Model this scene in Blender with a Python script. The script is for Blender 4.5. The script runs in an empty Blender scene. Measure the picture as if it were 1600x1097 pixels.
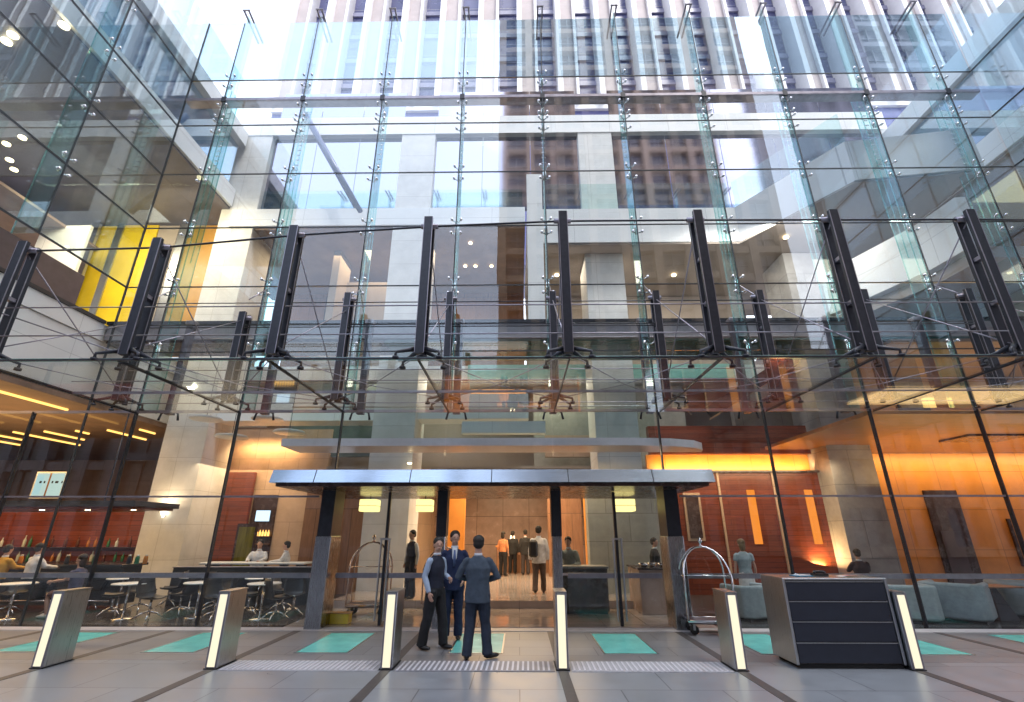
import bpy, math, random
from mathutils import Vector, Matrix, Euler
random.seed(7)
R = math.radians
sc = bpy.context.scene
COL = sc.collection

# ------------------------------------------------------------------ camera
CAM = Vector((0, 0, 1.85)); PITCH = R(20.6); YAW = R(0.78); FPX = 755.0
cd = bpy.data.cameras.new('camera'); cam = bpy.data.objects.new('camera', cd); COL.objects.link(cam)
cd.sensor_width = 36; cd.lens = FPX / 1600 * 36; cd.clip_end = 2000; cd.clip_start = .05
cam.location = CAM; cam.rotation_euler = (R(90) + PITCH, 0, YAW)
sc.camera = cam

# ------------------------------------------------------------------ world, sun, exposure
SUN_EL, SUN_AZ = R(62), R(150)
w = bpy.data.worlds.new('World'); sc.world = w; w.use_nodes = True
nt = w.node_tree; nt.nodes.clear()
def N(t, **k):
    n = nt.nodes.new(t)
    for a, b in k.items(): setattr(n, a, b)
    return n
L = lambda a, b: nt.links.new(a, b)
sky = N('ShaderNodeTexSky', sky_type='NISHITA', sun_disc=False, sun_elevation=SUN_EL, sun_rotation=SUN_AZ, air_density=1.6, dust_density=1.2, ozone_density=2.0)
tc = N('ShaderNodeTexCoord'); mp = N('ShaderNodeMapping'); mp.inputs['Scale'].default_value = (1.0, 1.0, 2.2)
nz = N('ShaderNodeTexNoise'); nz.inputs['Scale'].default_value = 2.6; nz.inputs['Detail'].default_value = 9; nz.inputs['Roughness'].default_value = .58
cr = N('ShaderNodeValToRGB'); cr.color_ramp.elements[0].position = .34; cr.color_ramp.elements[1].position = .56
cr.color_ramp.elements[0].color = (.38, .38, .38, 1); cr.color_ramp.elements[1].color = (1, 1, 1, 1)
cl = N('ShaderNodeMix', data_type='RGBA'); cl.inputs[7].default_value = (10.5, 10.9, 12.8, 1)
bg = N('ShaderNodeBackground'); bg.inputs['Strength'].default_value = .15
out = N('ShaderNodeOutputWorld')
L(tc.outputs['Generated'], mp.inputs[0]); L(mp.outputs[0], nz.inputs[0])
dp = N('ShaderNodeVectorMath', operation='DOT_PRODUCT'); dp.inputs[1].default_value = (.50, .10, -.05); L(tc.outputs['Generated'], dp.inputs[0])
ad = N('ShaderNodeMath', operation='ADD'); L(nz.outputs[0], ad.inputs[0]); L(dp.outputs['Value'], ad.inputs[1]); L(ad.outputs[0], cr.inputs[0]); L(cr.outputs[0], cl.inputs[0])
L(sky.outputs[0], cl.inputs[6]); L(cl.outputs[2], bg.inputs[0]); L(bg.outputs[0], out.inputs[0])
sd = bpy.data.lights.new('sun', 'SUN'); sd.energy = 2.2; sd.angle = R(18); sd.color = (1, .96, .9)
so = bpy.data.objects.new('sun', sd); COL.objects.link(so)
so.rotation_euler = (R(90) - SUN_EL, 0, R(180) - SUN_AZ + R(0)); so.location = (0, 0, 60)
vs = sc.view_settings
sc.display_settings.display_device = 'sRGB'; vs.view_transform = 'Standard'; vs.look = 'None'; vs.gamma = 1; vs.exposure = 1.05
cy = sc.cycles
cy.use_denoising = True; cy.max_bounces = 10; cy.diffuse_bounces = 3; cy.glossy_bounces = 5; cy.transmission_bounces = 6
cy.transparent_max_bounces = 40; cy.caustics_reflective = False; cy.caustics_refractive = False; cy.sample_clamp_indirect = 4

# unproject: where the sight line through a photo point meets the plane Y=, X= or Z= (used to read positions off the photo)
CR = Matrix.Rotation(YAW, 3, 'Z') @ Matrix.Rotation(R(90) + PITCH, 3, 'X')
def at(px, py, Y=None, X=None, Z=None):
    d = CR @ Vector(((px - 800) / FPX, (548.5 - py) / FPX, -1))
    if Y is not None: t = (Y - CAM.y) / d.y
    elif X is not None: t = (X - CAM.x) / d.x
    else: t = (Z - CAM.z) / d.z
    return CAM + d * t

# ------------------------------------------------------------------ materials
def mat(name, color, rough=.5, metal=0, noise=.12, nscale=6, bump=0, spec=.5, emit=None, estr=0, streak=None, coat=0):
    m = bpy.data.materials.new(name); m.use_nodes = True
    t = m.node_tree; b = t.nodes['Principled BSDF']
    b.inputs['Roughness'].default_value = rough; b.inputs['Metallic'].default_value = metal
    b.inputs['Specular IOR Level'].default_value = spec; b.inputs['Coat Weight'].default_value = coat
    b.inputs['Base Color'].default_value = (*color, 1)
    if emit: b.inputs['Emission Color'].default_value = (*emit, 1); b.inputs['Emission Strength'].default_value = estr
    if noise or bump:
        g = t.nodes.new('ShaderNodeNewGeometry'); mpn = t.nodes.new('ShaderNodeMapping'); n = t.nodes.new('ShaderNodeTexNoise')
        if streak: mpn.inputs['Scale'].default_value = streak
        n.inputs['Scale'].default_value = nscale; n.inputs['Detail'].default_value = 6; n.inputs['Roughness'].default_value = .6
        t.links.new(g.outputs['Position'], mpn.inputs[0]); t.links.new(mpn.outputs[0], n.inputs[0])
        mr = t.nodes.new('ShaderNodeMapRange'); mr.inputs[1].default_value = .25; mr.inputs[2].default_value = .75
        mr.inputs[3].default_value = 1 - noise * 1.6; mr.inputs[4].default_value = 1 + noise
        t.links.new(n.outputs[0], mr.inputs[0])
        v = t.nodes.new('ShaderNodeVectorMath'); v.operation = 'SCALE'; v.inputs[0].default_value = color
        t.links.new(mr.outputs[0], v.inputs['Scale']); t.links.new(v.outputs[0], b.inputs['Base Color'])
        mr2 = t.nodes.new('ShaderNodeMapRange'); mr2.inputs[3].default_value = max(0, rough - .07); mr2.inputs[4].default_value = min(1, rough + .1)
        t.links.new(n.outputs[0], mr2.inputs[0]); t.links.new(mr2.outputs[0], b.inputs['Roughness'])
        if bump:
            bp = t.nodes.new('ShaderNodeBump'); bp.inputs['Strength'].default_value = bump; bp.inputs['Distance'].default_value = .02
            t.links.new(n.outputs[0], bp.inputs['Height']); t.links.new(bp.outputs[0], b.inputs['Normal'])
    return m

def brickmat(name, c1, c2, mortar, bw, bh, ms=.01, rough=.5, axes='xz', offset=.5, bump=.3, coat=0, noise=.15, nscale=3, streak=None):
    """stone panels, pavers or planks, laid out in world metres"""
    m = bpy.data.materials.new(name); m.use_nodes = True
    t = m.node_tree; b = t.nodes['Principled BSDF']; b.inputs['Roughness'].default_value = rough; b.inputs['Coat Weight'].default_value = coat
    g = t.nodes.new('ShaderNodeNewGeometry'); s = t.nodes.new('ShaderNodeSeparateXYZ'); c = t.nodes.new('ShaderNodeCombineXYZ')
    t.links.new(g.outputs['Position'], s.inputs[0])
    i = {'x': 0, 'y': 1, 'z': 2}
    if axes == 'sz':
        a = t.nodes.new('ShaderNodeMath'); t.links.new(s.outputs[0], a.inputs[0]); t.links.new(s.outputs[1], a.inputs[1]); t.links.new(a.outputs[0], c.inputs[0]); t.links.new(s.outputs[2], c.inputs[1])
    else:
        t.links.new(s.outputs[i[axes[0]]], c.inputs[0]); t.links.new(s.outputs[i[axes[1]]], c.inputs[1])
    k = t.nodes.new('ShaderNodeTexBrick'); k.offset = offset; k.inputs['Scale'].default_value = 1
    k.inputs['Brick Width'].default_value = bw; k.inputs['Row Height'].default_value = bh; k.inputs['Mortar Size'].default_value = ms
    k.inputs['Color1'].default_value = (*c1, 1); k.inputs['Color2'].default_value = (*c2, 1); k.inputs['Mortar'].default_value = (*mortar, 1)
    t.links.new(c.outputs[0], k.inputs['Vector'])
    mpn = t.nodes.new('ShaderNodeMapping')
    if streak: mpn.inputs['Scale'].default_value = streak
    n = t.nodes.new('ShaderNodeTexNoise'); n.inputs['Scale'].default_value = nscale; n.inputs['Detail'].default_value = 8; n.inputs['Roughness'].default_value = .65
    t.links.new(g.outputs['Position'], mpn.inputs[0]); t.links.new(mpn.outputs[0], n.inputs[0])
    mr = t.nodes.new('ShaderNodeMapRange'); mr.inputs[1].default_value = .25; mr.inputs[2].default_value = .75; mr.inputs[3].default_value = 1 - noise * 1.5; mr.inputs[4].default_value = 1 + noise
    t.links.new(n.outputs[0], mr.inputs[0])
    v = t.nodes.new('ShaderNodeVectorMath'); v.operation = 'SCALE'; t.links.new(k.outputs['Color'], v.inputs[0]); t.links.new(mr.outputs[0], v.inputs['Scale'])
    t.links.new(v.outputs[0], b.inputs['Base Color'])
    mr2 = t.nodes.new('ShaderNodeMapRange'); mr2.inputs[3].default_value = max(0, rough - .1); mr2.inputs[4].default_value = min(1, rough + .15)
    t.links.new(n.outputs[0], mr2.inputs[0]); t.links.new(mr2.outputs[0], b.inputs['Roughness'])
    if bump:
        bp = t.nodes.new('ShaderNodeBump'); bp.inputs['Strength'].default_value = bump; bp.inputs['Distance'].default_value = .01; bp.invert = True
        t.links.new(k.outputs['Fac'], bp.inputs['Height']); t.links.new(bp.outputs[0], b.inputs['Normal'])
    return m

def glassmat(name, tint=(.93, .98, .965), base=.07, ior=1.45, gain=1.0, rough=0.0, wav=0, gcol=(.9, .96, 1)):
    """architectural glass: each face lets light straight through and mirrors a share that grows towards grazing angles"""
    m = bpy.data.materials.new(name); m.use_nodes = True; t = m.node_tree; t.nodes.clear()
    o = t.nodes.new('ShaderNodeOutputMaterial'); mx = t.nodes.new('ShaderNodeMixShader'); tr = t.nodes.new('ShaderNodeBsdfTransparent'); gl = t.nodes.new('ShaderNodeBsdfGlossy')
    gl.inputs['Roughness'].default_value = rough; gl.inputs['Color'].default_value = (*gcol, 1); tr.inputs[0].default_value = (*tint, 1)
    lw = t.nodes.new('ShaderNodeLayerWeight'); lw.inputs[0].default_value = .5
    pw = t.nodes.new('ShaderNodeMath'); pw.operation = 'POWER'; pw.inputs[1].default_value = 3.2; t.links.new(lw.outputs['Facing'], pw.inputs[0])
    ma = t.nodes.new('ShaderNodeMath'); ma.operation = 'MULTIPLY_ADD'; ma.inputs[1].default_value = .8 * gain; ma.inputs[2].default_value = base; ma.use_clamp = True
    t.links.new(pw.outputs[0], ma.inputs[0]); t.links.new(ma.outputs[0], mx.inputs[0]); t.links.new(tr.outputs[0], mx.inputs[1]); t.links.new(gl.outputs[0], mx.inputs[2]); t.links.new(mx.outputs[0], o.inputs[0])
    if wav:
        g = t.nodes.new('ShaderNodeNewGeometry'); n = t.nodes.new('ShaderNodeTexNoise'); n.inputs['Scale'].default_value = .7; bp = t.nodes.new('ShaderNodeBump'); bp.inputs['Strength'].default_value = wav; bp.inputs['Distance'].default_value = .02
        t.links.new(g.outputs['Position'], n.inputs[0]); t.links.new(n.outputs[0], bp.inputs['Height']); t.links.new(bp.outputs[0], gl.inputs['Normal'])
    return m

def emat(name, color, s):
    m = bpy.data.materials.new(name); m.use_nodes = True; t = m.node_tree; t.nodes.clear()
    o = t.nodes.new('ShaderNodeOutputMaterial'); e = t.nodes.new('ShaderNodeEmission'); e.inputs[0].default_value = (*color, 1); e.inputs[1].default_value = s
    t.links.new(e.outputs[0], o.inputs[0]); return m

M = {}
M['glass'] = glassmat('facade_glass', tint=(.975, .992, .988), base=.055, gain=.9, wav=.05)
M['glass_side'] = glassmat('side_screen_glass', tint=(.90, .955, .96), base=.11, gain=1.0, wav=.06)
M['glass_top'] = glassmat('facade_glass_top_row', tint=(.76, .87, .92), base=.21, gain=1.0, wav=.04, gcol=(.86, .95, 1))
M['glass_low'] = glassmat('shopfront_glass', tint=(.975, .992, .988), base=.03, gain=.7, wav=.05)
M['glass_canopy'] = glassmat('canopy_glass', tint=(.965, .99, .98), base=.02, gain=.5, wav=.05)
M['fin'] = glassmat('fin_glass', tint=(.83, .95, .94), base=.05, gain=.8)
M['edge'] = glassmat('glass_edge_green', tint=(.5, .82, .78), base=.2, gain=.6, rough=.2)
M['balustrade'] = glassmat('balustrade_glass', tint=(.88, .96, .945), base=.03)
M['blueglass'] = mat('blue_tinted_window_glass', (.13, .14, .33), rough=.3, noise=.1, nscale=.3, spec=.4)
M['towerglass'] = brickmat('blue_tower_windows', (.045, .05, .15), (.10, .11, .24), (.20, .20, .27), 3.42, 3.0, .05, rough=.25, axes='xz', offset=0, noise=.2, nscale=.4)
M['mirror'] = mat('blue_mirror_glass', (.43, .43, .52), rough=.02, metal=1, noise=.03, nscale=.2)
M['winglass'] = mat('dark_window_glass', (.10, .09, .10), rough=.08, noise=.25, nscale=.5, spec=.8)
M['paleglass'] = glassmat('pale_wing_glass', tint=(.75, .85, .92), base=.22, gain=1)
M['seal'] = mat('black_sealant', (.03, .035, .04), rough=.6, noise=.05)
M['black'] = mat('black_painted_steel', (.028, .03, .04), rough=.38, metal=.3, noise=.2, nscale=12)
M['chan'] = mat('grey_channel_steel', (.30, .28, .32), rough=.35, metal=.7, noise=.15)
M['steel'] = mat('brushed_stainless', (.50, .52, .54), rough=.28, metal=1, noise=.12, nscale=4, streak=(40, 40, 1))
M['steelh'] = mat('brushed_stainless_fascia', (.42, .49, .60), rough=.22, metal=1, noise=.10, nscale=2, streak=(1, 1, 60))
M['darksteel'] = mat('dark_brushed_steel', (.36, .37, .39), rough=.25, metal=1, noise=.2, nscale=4, streak=(30, 30, 1))
M['chrome'] = mat('polished_steel', (.72, .72, .74), rough=.12, metal=1, noise=.05)
M['brass'] = mat('champagne_metal', (.62, .50, .46), rough=.2, metal=1, noise=.05)
M['white'] = brickmat('white_wall_panels', (.80, .81, .81), (.77, .78, .785), (.52, .53, .54), 2.52, 3.4, .008, rough=.5, axes='sz', offset=0, noise=.05, nscale=.8, bump=.15)
M['whitestone'] = brickmat('pale_limestone', (.74, .73, .71), (.69, .68, .66), (.52, .51, .49), 1.6, 1.05, .008, rough=.55, axes='sz', offset=0, noise=.10, nscale=1.6)
M['olivestone'] = brickmat('grey_green_stone', (.40, .41, .37), (.36, .37, .34), (.25, .25, .22), 1.4, .8, .01, rough=.45, axes='sz', noise=.12)
M['greystone'] = brickmat('grey_limestone', (.40, .39, .38), (.36, .355, .35), (.24, .24, .24), 1.5, 1.1, .01, rough=.45, axes='sz', noise=.16)
M['taupe'] = mat('taupe_plaster', (.36, .31, .27), rough=.7, noise=.08, nscale=.8)
M['brownceil'] = mat('brown_ceiling_panels', (.26, .17, .12), rough=.55, noise=.2, nscale=1.5)
M['greensoffit'] = mat('dark_green_glass_soffit', (.03, .09, .075), rough=.15, noise=.15, nscale=.8)
M['teal'] = mat('teal_back_painted_glass', (.22, .55, .50), rough=.12, noise=.06)
M['woodred'] = brickmat('red_brown_timber_planks', (.24, .055, .025), (.17, .035, .015), (.05, .012, .008), 3.0, .16, .006, rough=.32, axes='sz', noise=.3, nscale=2, streak=(1, 1, 14))
M['wood'] = brickmat('brown_timber_veneer', (.30, .15, .08), (.24, .115, .06), (.10, .05, .03), 1.2, 2.6, .01, rough=.4, axes='sz', noise=.2, nscale=2, streak=(8, 8, 1))
M['stonewarm'] = brickmat('warm_sandstone', (.55, .38, .26), (.50, .34, .23), (.33, .22, .15), 1.1, 1.1, .008, rough=.4, axes='sz', noise=.12, nscale=2)
M['brownstone'] = brickmat('polished_brown_stone', (.42, .30, .25), (.36, .26, .215), (.14, .10, .08), 1.3, 1.3, .012, rough=.22, axes='sz', offset=0, noise=.2, nscale=2)
M['amber'] = brickmat('honey_onyx_wall', (.72, .34, .07), (.66, .29, .05), (.40, .17, .03), 1.5, 1.3, .01, rough=.35, axes='sz', offset=0, noise=.12, nscale=1.5)
M['orange'] = mat('orange_lacquer_panel', (.68, .27, .05), rough=.4, noise=.1, nscale=1)
M['yellow'] = mat('yellow_painted_panel', (.78, .56, .02), rough=.35, noise=.08, nscale=1)
M['ochre'] = mat('ochre_panel', (.50, .26, .05), rough=.35, noise=.12, nscale=1)
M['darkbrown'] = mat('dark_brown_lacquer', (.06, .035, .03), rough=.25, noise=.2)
M['darkpurple'] = mat('dark_aubergine_panel', (.075, .05, .06), rough=.4, noise=.2, nscale=3)
M['floorin'] = brickmat('polished_lobby_floor', (.50, .42, .38), (.45, .38, .345), (.30, .26, .24), .9, .9, .006, rough=.12, axes='xy', offset=0, noise=.1, bump=.05, coat=.3)
M['floorshaded'] = brickmat('shaded_cafe_floor', (.07, .065, .065), (.06, .055, .055), (.03, .03, .03), .9, .9, .006, rough=.2, axes='xy', noise=.06, bump=.05)  # the shade lying on this floor is put into its dark colour
M['paver'] = brickmat('blue_grey_granite_pavers', (.265, .28, .30), (.225, .24, .262), (.10, .105, .115), 1.27, 1.2, .008, rough=.3, axes='xy', noise=.13, nscale=2.2, bump=.1)
M['paver2'] = brickmat('warm_grey_granite_pavers', (.235, .226, .232), (.20, .194, .20), (.10, .095, .10), 1.27, .6, .008, rough=.36, axes='xy', noise=.13, nscale=2.6, bump=.1)
M['strip'] = mat('dark_drain_strip', (.075, .065, .065), rough=.5, noise=.3, nscale=15)
M['threshold'] = mat('white_stone_threshold', (.62, .58, .58), rough=.35, noise=.08)
M['tealfloor'] = mat('teal_glass_floor_panel', (.15, .55, .49), rough=.22, noise=.16, nscale=3, emit=(.2, .75, .68), estr=.05)
M['asphalt'] = mat('asphalt', (.05, .05, .052), rough=.85, noise=.3, nscale=20)
M['navy'] = mat('navy_drawer_front', (.018, .022, .036), rough=.42, noise=.12, nscale=8)
M['sofagrey'] = mat('blue_grey_upholstery', (.32, .38, .40), rough=.85, noise=.12, nscale=10, bump=.2)
M['blackp'] = mat('black_plastic', (.02, .02, .022), rough=.4, noise=.1)
M['steel'].node_tree.nodes['Noise Texture'].inputs['Detail'].default_value = 9
M['rubber'] = mat('black_rubber', (.02, .02, .02), rough=.7, noise=.1)
M['tablewhite'] = mat('white_laminate', (.78, .78, .76), rough=.3, noise=.03)
M['towerstone'] = mat('pinkish_precast_concrete', (.45, .40, .40), rough=.7, noise=.1, nscale=.8)
M['towerwhite'] = mat('white_precast_rib', (.74, .73, .74), rough=.6, noise=.06, nscale=.8)
M['beige'] = mat('beige_brick_tower', (.42, .30, .21), rough=.8, noise=.15, nscale=1)
M['officegrey'] = mat('grey_concrete_tower', (.28, .26, .27), rough=.8, noise=.15, nscale=1)
M['bollardlight'] = emat('warm_white_light_panel', (1, .92, .68), .52)
M['warmlamp'] = emat('warm_lamp', (1, .78, .45), 5)
M['goldline'] = emat('golden_light_line', (1, .50, .12), 1.3)
M['lantern'] = emat('yellow_lantern_glow', (1, .82, .30), .85)
M['slotglow'] = emat('amber_niche_glow', (1, .30, .04), .5)
M['screen'] = emat('blue_white_screen', (.6, .8, 1), .8)
M['spark'] = emat('white_joint_light', (1, .88, .72), 1.0)
M['skin'] = mat('skin', (.52, .30, .22), rough=.5, noise=.06)
M['skin2'] = mat('darker_skin', (.30, .16, .11), rough=.5, noise=.06)

# ------------------------------------------------------------------ mesh helpers
class MB:
    def __init__(s): s.v = []; s.f = []; s.sm = []
    def add(s, vs, fs, smooth=False):
        b = len(s.v); s.v += [tuple(v) for v in vs]; s.f += [tuple(b + i for i in f) for f in fs]; s.sm += [smooth] * len(fs); return s
    def box(s, x0, x1, y0, y1, z0, z1):
        vs = [(x, y, z) for z in (z0, z1) for y in (y0, y1) for x in (x0, x1)]
        return s.add(vs, [(0, 2, 3, 1), (4, 5, 7, 6), (0, 1, 5, 4), (1, 3, 7, 5), (3, 2, 6, 7), (2, 0, 4, 6)])
    def bevbox(s, x0, x1, y0, y1, z0, z1, b=.02):
        """box with chamfered edges"""
        pts = []
        for sx, x, in ((-1, x0), (1, x1)):
            for sy, y in ((-1, y0), (1, y1)):
                for sz, z in ((-1, z0), (1, z1)):
                    pts += [(x, y - sy * b, z - sz * b), (x - sx * b, y, z - sz * b), (x - sx * b, y - sy * b, z)]
        import bmesh
        bm = bmesh.new()
        for p in pts: bm.verts.new(p)
        r = bmesh.ops.convex_hull(bm, input=bm.verts)
        bm.verts.ensure_lookup_table(); bm.faces.ensure_lookup_table(); bm.verts.index_update()
        s.add([v.co[:] for v in bm.verts], [[v.index for v in f.verts] for f in bm.faces]); bm.free(); return s
    def prism(s, poly, z0, z1):
        n = len(poly); vs = [(x, y, z0) for x, y in poly] + [(x, y, z1) for x, y in poly]
        fs = [tuple(reversed(range(n))), tuple(range(n, 2 * n))] + [(i, (i + 1) % n, n + (i + 1) % n, n + i) for i in range(n)]
        return s.add(vs, fs)
    def beam(s, p0, p1, wx, wz, up=(0, 0, 1)):
        p0 = Vector(p0); p1 = Vector(p1); d = (p1 - p0).normalized(); u = Vector(up)
        if abs(d.dot(u)) > .98: u = Vector((0, 1, 0))
        a = d.cross(u).normalized(); b = a.cross(d).normalized()
        vs = [p + a * wx / 2 * i + b * wz / 2 * j for p in (p0, p1) for i, j in ((-1, -1), (1, -1), (1, 1), (-1, 1))]
        return s.add(vs, [(0, 3, 2, 1), (4, 5, 6, 7), (0, 1, 5, 4), (1, 2, 6, 5), (2, 3, 7, 6), (3, 0, 4, 7)])
    def tube(s, pts, r, n=8, closed=False, ry=None, side=None, cap=True):
        """swept tube; r a number or one per point; ry the second radius; side the direction of the first radius"""
        P = [Vector(p) for p in pts]; k = len(P)
        rr = [r] * k if isinstance(r, (int, float)) else list(r); r2 = rr if ry is None else ([ry] * k if isinstance(ry, (int, float)) else list(ry))
        vs = []; prev = None
        for i in range(k):
            if closed: d = P[(i + 1) % k] - P[i - 1]
            else: d = P[min(i + 1, k - 1)] - P[max(i - 1, 0)]
            d.normalize()
            if side is not None: a = Vector(side) - d * d.dot(Vector(side))
            elif prev is None: a = d.cross(Vector((0, 0, 1)) if abs(d.z) < .9 else Vector((0, 1, 0)))
            else: a = prev - d * d.dot(prev)
            a.normalize(); prev = a; b = d.cross(a)
            vs += [P[i] + a * rr[i] * math.cos(2 * math.pi * j / n) + b * r2[i] * math.sin(2 * math.pi * j / n) for j in range(n)]
        fs = []
        for i in range(k if closed else k - 1):
            A = i * n; B = ((i + 1) % k) * n
            fs += [(A + j, A + (j + 1) % n, B + (j + 1) % n, B + j) for j in range(n)]
        if not closed and cap: fs += [tuple(reversed(range(n))), tuple(range((k - 1) * n, k * n))]
        return s.add(vs, fs, True)
    def ell(s, c, r, n=12, m=8, rot=None):
        vs = []; fs = []
        for i in range(m + 1):
            th = math.pi * i / m
            for j in range(n):
                ph = 2 * math.pi * j / n; p = Vector((r[0] * math.sin(th) * math.cos(ph), r[1] * math.sin(th) * math.sin(ph), r[2] * math.cos(th)))
                if rot: p = rot @ p
                vs.append(p + Vector(c))
        for i in range(m):
            for j in range(n): fs.append((i * n + j, (i + 1) * n + j, (i + 1) * n + (j + 1) % n, i * n + (j + 1) % n))
        return s.add(vs, fs, True)
    def lathe(s, prof, c=(0, 0, 0), n=20):
        vs = [(c[0] + r * math.cos(2 * math.pi * j / n), c[1] + r * math.sin(2 * math.pi * j / n), c[2] + z) for r, z in prof for j in range(n)]
        fs = [(i * n + j, i * n + (j + 1) % n, (i + 1) * n + (j + 1) % n, (i + 1) * n + j) for i in range(len(prof) - 1) for j in range(n)]
        fs += [tuple(reversed(range(n))), tuple(range((len(prof) - 1) * n, len(prof) * n))]
        return s.add(vs, fs, True)
    def mesh(s, name, m):
        me = bpy.data.meshes.new(name); me.from_pydata(s.v, [], s.f); me.materials.append(m)
        me.polygons.foreach_set('use_smooth', s.sm); me.update(); return me
    def build(s, name, m, parent=None, remesh=0, smooth=0):
        me = s.mesh(name, m if not isinstance(m, str) else M[m]); o = bpy.data.objects.new(name, me); COL.objects.link(o)
        if parent: o.parent = parent
        if any(s.sm) and not all(s.sm):
            try: me.set_sharp_from_angle(angle=R(40))
            except Exception: pass
        if remesh:
            md = o.modifiers.new('skin_over', 'REMESH'); md.mode = 'VOXEL'; md.voxel_size = remesh; md.use_smooth_shade = True
            if smooth: s2 = o.modifiers.new('soften', 'SMOOTH'); s2.iterations = smooth; s2.factor = .6
        return o
def tag(o, label=None, cat=None, group=None, kind=None):
    if label: o['label'] = label
    if cat: o['category'] = cat
    if group: o['group'] = group
    if kind: o['kind'] = kind
    return o
def empty(name, loc=(0, 0, 0), rz=0, **k):
    o = bpy.data.objects.new(name, None); COL.objects.link(o); o.location = loc; o.rotation_euler = (0, 0, rz); o.empty_display_size = .3
    return tag(o, **k)
def copy_tree(o, parent=None):
    c = o.copy(); COL.objects.link(c)
    if parent: c.parent = parent
    for ch in list(o.children): copy_tree(ch, c)
    return c
def area(name, loc, rot, sx, sy, energy, color, parent=None):
    d = bpy.data.lights.new(name, 'AREA'); d.shape = 'RECTANGLE'; d.size = sx; d.size_y = sy; d.energy = energy * .5; d.color = color
    o = bpy.data.objects.new(name, d); COL.objects.link(o); o.location = loc; o.rotation_euler = rot
    if parent: o.parent = parent
    return o
WARM = (1, .72, .42); AMB = (1, .60, .25)
G = lambda k: .80 + 2.52 * k
F = lambda k: .62 + 2.54 * k   # paving and bollard lines
FY = 11.4

# ================================================================== SETTING: ground
tag(MB().box(-60, 60, -60, 60, -.30, -.16).build('ground', 'asphalt'), kind='structure')
tag(MB().box(-45, 45, -3, 8.62, -.155, 0).build('pavement', 'paver'), kind='structure')
tag(MB().box(-45, 45, 8.62, 11.0, -.155, .001).build('pavement', 'paver2'), kind='structure')
mb = MB()
for k in range(-12, 13): mb.box(F(k) - .07, F(k) + .07, -2.98, 11.0, -.1, .005)
tag(mb.build('pavement_drain_strips', 'strip'), kind='structure')
mb = MB(); mb.box(-45, 45, 11.0, 11.34, -.155, .012)
tag(mb.build('pavement_threshold', 'threshold'), kind='structure')
tag(MB().box(-40, -4.9, 11.34, 40, -.1, .02).build('floor', 'floorshaded'), kind='structure')
tag(MB().box(-4.9, 4.1, 11.34, 14.0, -.1, .022).build('floor', 'floorin'), kind='structure')
tag(MB().box(-4.9, 4.1, 14.0, 40, -.1, .2).build('floor', 'floorin'), kind='structure')
tag(MB().box(4.1, 40, 11.34, 40, -.1, .02).build('floor', 'floorshaded'), kind='structure')
# tactile paving between the middle bollards
for i, (k0, lab) in enumerate(((-2, 'left'), (-1, 'middle'), (0, 'right'))):
    x0, x1 = F(k0) + .12, F(k0 + 1) - .12
    t = empty('tactile_strip', ((x0 + x1) / 2, 8.35, 0), label='ribbed white tactile paving strip, %s of the three between the bollards' % lab, cat='tactile paving', group='tactile paving strips')
    MB().box(x0, x1, 8.02, 8.60, .001, .007).build('base', mat('pale_grey_strip', (.24, .235, .25) if i == 1 else (.44, .43, .45), noise=.1), t).location = (-(x0 + x1) / 2, -8.35, 0)
    mb = MB(); n = int((x1 - x0) / .075)
    for j in range(n):
        x = x0 + .03 + j * .075; mb.prism([(x, 8.05), (x + .03, 8.05), (x + .04, 8.57), (x + .01, 8.57)], .007, .014)
    o = mb.build('rib', mat('white_tactile_rib', (.64, .62, .65), rough=.5, noise=.05), t); o.location = (-(x0 + x1) / 2, -8.35, 0); o['kind'] = 'stuff'
# teal glass floor panels
where = {-5: 'at the far left edge of the photo', -4: 'beside the leftmost bollard', -3: 'left of the second bollard from the left', -2: 'in front of the left birdcage trolley bay', -1: 'behind the feet of the man in the grey suit', 0: 'in front of the dark concierge desk', 1: 'between the right trolley and the black cabinet', 2: 'right of the black cabinet', 3: 'in front of the glass at the far right'}
for k, lab in where.items():
    x = F(k) + 1.20
    t = empty('floor_panel', (x, 9.95, 0), label='teal glass floor panel ' + lab, cat='floor panel', group='teal glass floor panels')
    MB().box(-.42, .42, -.82, .82, .0, .006).build('pane', 'tealfloor', t)
    MB().box(-.445, .445, -.845, -.82, .0, .008).box(-.445, .445, .82, .845, .0, .008).box(-.445, -.42, -.82, .82, .0, .008).box(.42, .445, -.82, .82, .0, .008).build('frame', 'steel', t)

# ================================================================== HOTEL TOWER behind
tw = empty('hotel_tower', (0, 30, 0), label='tall tower with white and pink vertical ribs and blue glass rising behind the atrium', cat='tower')
TX0, TX1 = -20.5, 44
MB().box(TX0, TX1, 30.6, 36, 20, 35.5).build('podium_wall', 'blueglass', tw).location = (0, -30, 0)
MB().box(TX0, TX1, 31.2, 36, 35.5, 78).build('window_wall', 'towerglass', tw).location = (0, -30, 0)
k = 0; x = TX0
while x < TX1 - 2:
    MB().box(x, x + .42, 29.7, 31.4, 35.3, 78).build('rib', 'towerwhite', tw).location = (0, -30, 0)
    MB().box(x + .42, x + 1.55, 30.35, 31.4, 35.3, 78).build('pier', 'towerstone', tw).location = (0, -30, 0)
    MB().box(x + 1.55, x + 1.78, 30.0, 31.4, 35.3, 78).build('rib', 'towerwhite', tw).location = (0, -30, 0)
    x += 3.42
mb = MB()
for z in range(38, 78, 3): mb.box(TX0, TX1, 31.05, 31.25, z, z + .5)
o = mb.build('spandrel', mat('slate_spandrel', (.25, .25, .36), rough=.3), tw); o.location = (0, -30, 0)
MB().box(TX0, TX1, 30.35, 31, 34.6, 35.3).build('ledge', 'towerwhite', tw).location = (0, -30, 0)

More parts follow.
